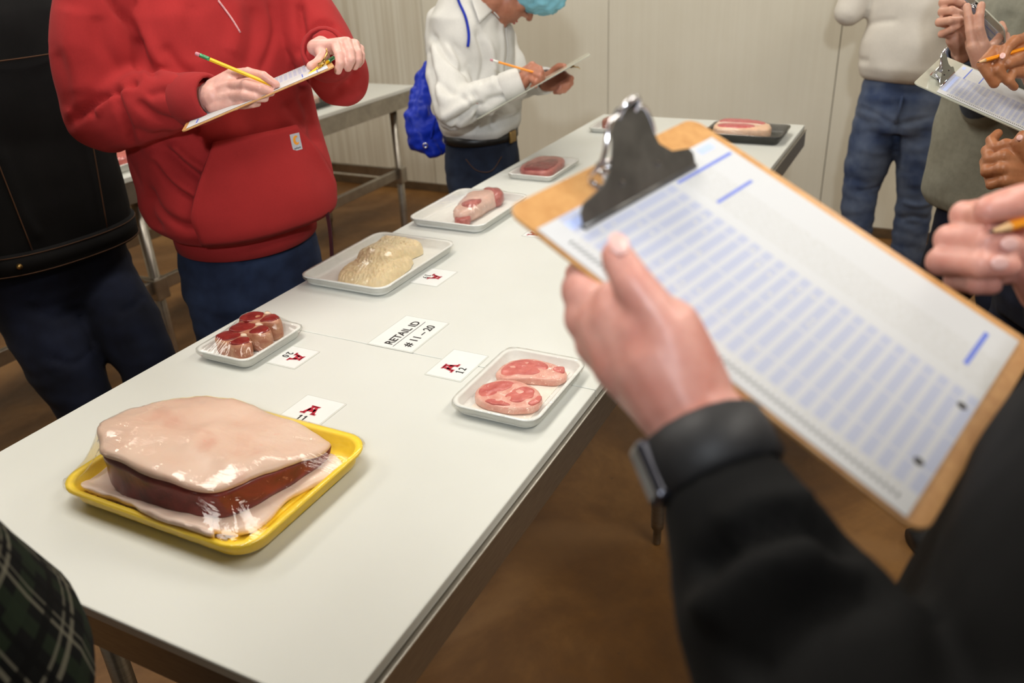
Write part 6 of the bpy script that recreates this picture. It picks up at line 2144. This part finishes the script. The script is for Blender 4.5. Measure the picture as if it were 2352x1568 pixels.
# wrist band with a small screen
wd = (wr7 - el7).normalized()
wt = empty('fitness_band', tuple(fa(0.965)))
tag(wt, 'black rubber fitness band on the wrist of the foreground hand', 'wristband')
cuff(wt, 'watch_band', fa(0.80), fa(0.935), 0.0335, 0.0315, 'strap')
u_, v_ = frame(wd)
cpos = V3((0.36, 0.1189, 1.3371))
rad_ = (cpos - fa(0.93))
rad_ = (rad_ - wd * rad_.dot(wd)).normalized()
tm = Matrix((wd, rad_.cross(wd) * -1, rad_)).transposed().to_4x4()
tm.translation = fa(0.865) + rad_ * 0.0335
bm = bmesh.new()
box(bm, (-0.017, -0.0095, -0.002), (0.017, 0.0095, 0.0075), 0.003, tm)
from_bm('case', bm, 'watch_case', wt)
jeans(P, 'navy_denim', h7(0, 0, 0.86), [h7(0.10, 0.03, 0.46), h7(-0.10, 0.03, 0.46)], [h7(0.1, 0, 0.09), h7(-0.1, 0, 0.09)], left, fwd, seed=6)
shoes(P, [h7(0.1, 0, 0), h7(-0.1, 0, 0)], fwd)
pencil((0.6338, -0.0427, 1.3968), (0.7457, -0.1405, 1.4035), 'pencil_amber', 'blurred amber pencil in the foreground right hand beside the large clipboard', 'ferrule_white')

# ================================================================== plaid jacket, bottom left corner
left, fwd = ax(10)
H8 = Vector((0.155, 0.768, 0))


def h8(l, f, z):
    return H8 + left * l + fwd * f + UP * z


head8 = h8(0, 0.02, 1.66)
bodyc = core([(h8(0, 0, 0.9), left * 0.14, fwd * 0.09), (h8(0, 0, 1.2), left * 0.14, fwd * 0.09), (h8(0, 0, 1.40), left * 0.14, fwd * 0.085), (h8(0, 0, 1.50), left * 0.07, fwd * 0.06)],
             [([h8(0.19, 0, 1.40), h8(0.24, -0.04, 1.15), h8(0.20, 0.02, 0.95)], [0.04, 0.036, 0.026]), ([h8(-0.19, -0.03, 1.40), h8(-0.22, -0.10, 1.15), h8(-0.20, -0.12, 0.95)], [0.04, 0.036, 0.026]), ([h8(0.09, 0, 0.88), h8(0.10, 0.02, 0.46), h8(0.1, 0, 0.08)], [0.06, 0.045, 0.04]), ([h8(-0.09, 0, 0.88), h8(-0.10, 0.02, 0.46), h8(-0.1, 0, 0.08)], [0.06, 0.045, 0.04])])
P = figure('person in a dark green plaid jacket at the bottom left corner', 'skin_light', [bodyc, head_mesh(head8, fwd, UP, h8(0, 0, 1.48))])
add_face(P, head8, fwd, UP)
# jacket: open front flaring at the hem, plaid laid out along its surface
bm = bmesh.new()
uvl = bm.loops.layers.uv.new('UVMap')
SE = [(1.018, 0.242, 0.200), (1.026, 0.245, 0.203), (1.06, 0.242, 0.199), (1.127, 0.216, 0.174), (1.20, 0.200, 0.150), (1.32, 0.195, 0.130), (1.42, 0.18, 0.115), (1.49, 0.10, 0.08), (1.52, 0.06, 0.06)]
g = 72
gr = []
for z, a_, b_ in SE:
    row = []
    for i in range(g + 1):
        t = 2 * PI * i / g
        wv = 1 + 0.03 * math.sin(5 * t + z * 9) * max(0, (1.3 - z) / 0.35)
        row.append(bm.verts.new(h8(a_ * math.sin(t) * wv, b_ * math.cos(t) * wv, z + 0.006 * math.sin(3 * t))))
    gr.append(row)
for i in range(len(SE) - 1):
    for j in range(g):
        f_ = bm.faces.new((gr[i][j], gr[i][j + 1], gr[i + 1][j + 1], gr[i + 1][j]))
        for lp, (uu, vv) in zip(f_.loops, ((j, i), (j + 1, i), (j + 1, i + 1), (j, i + 1))):
            lp[uvl].uv = (uu / g * 15, SE[vv][0] / 0.085)
bmesh.ops.solidify(bm, geom=list(bm.faces), thickness=0.005)
me = bpy.data.meshes.new('jacket')
bm.to_mesh(me)
bm.free()
link('jacket', me, 'plaid', P)
for pts, rad in (([h8(0.19, 0, 1.38), h8(0.25, -0.04, 1.15), h8(0.21, 0.01, 0.98)], [0.07, 0.062, 0.05]), ([h8(-0.19, -0.03, 1.38), h8(-0.22, -0.10, 1.15), h8(-0.20, -0.12, 0.98)], [0.06, 0.055, 0.045])):
    bm = bmesh.new()
    chain(bm, pts, rad, 18)
    garment(P, 'sleeve', 'black_knit', bm, 0.012, 3)
jeans(P, 'navy_denim', h8(0, 0, 0.88), [h8(0.10, 0.02, 0.46), h8(-0.10, 0.02, 0.46)], [h8(0.1, 0, 0.09), h8(-0.1, 0, 0.09)], left, fwd, seed=3)
shoes(P, [h8(0.1, 0, 0), h8(-0.1, 0, 0)], fwd)
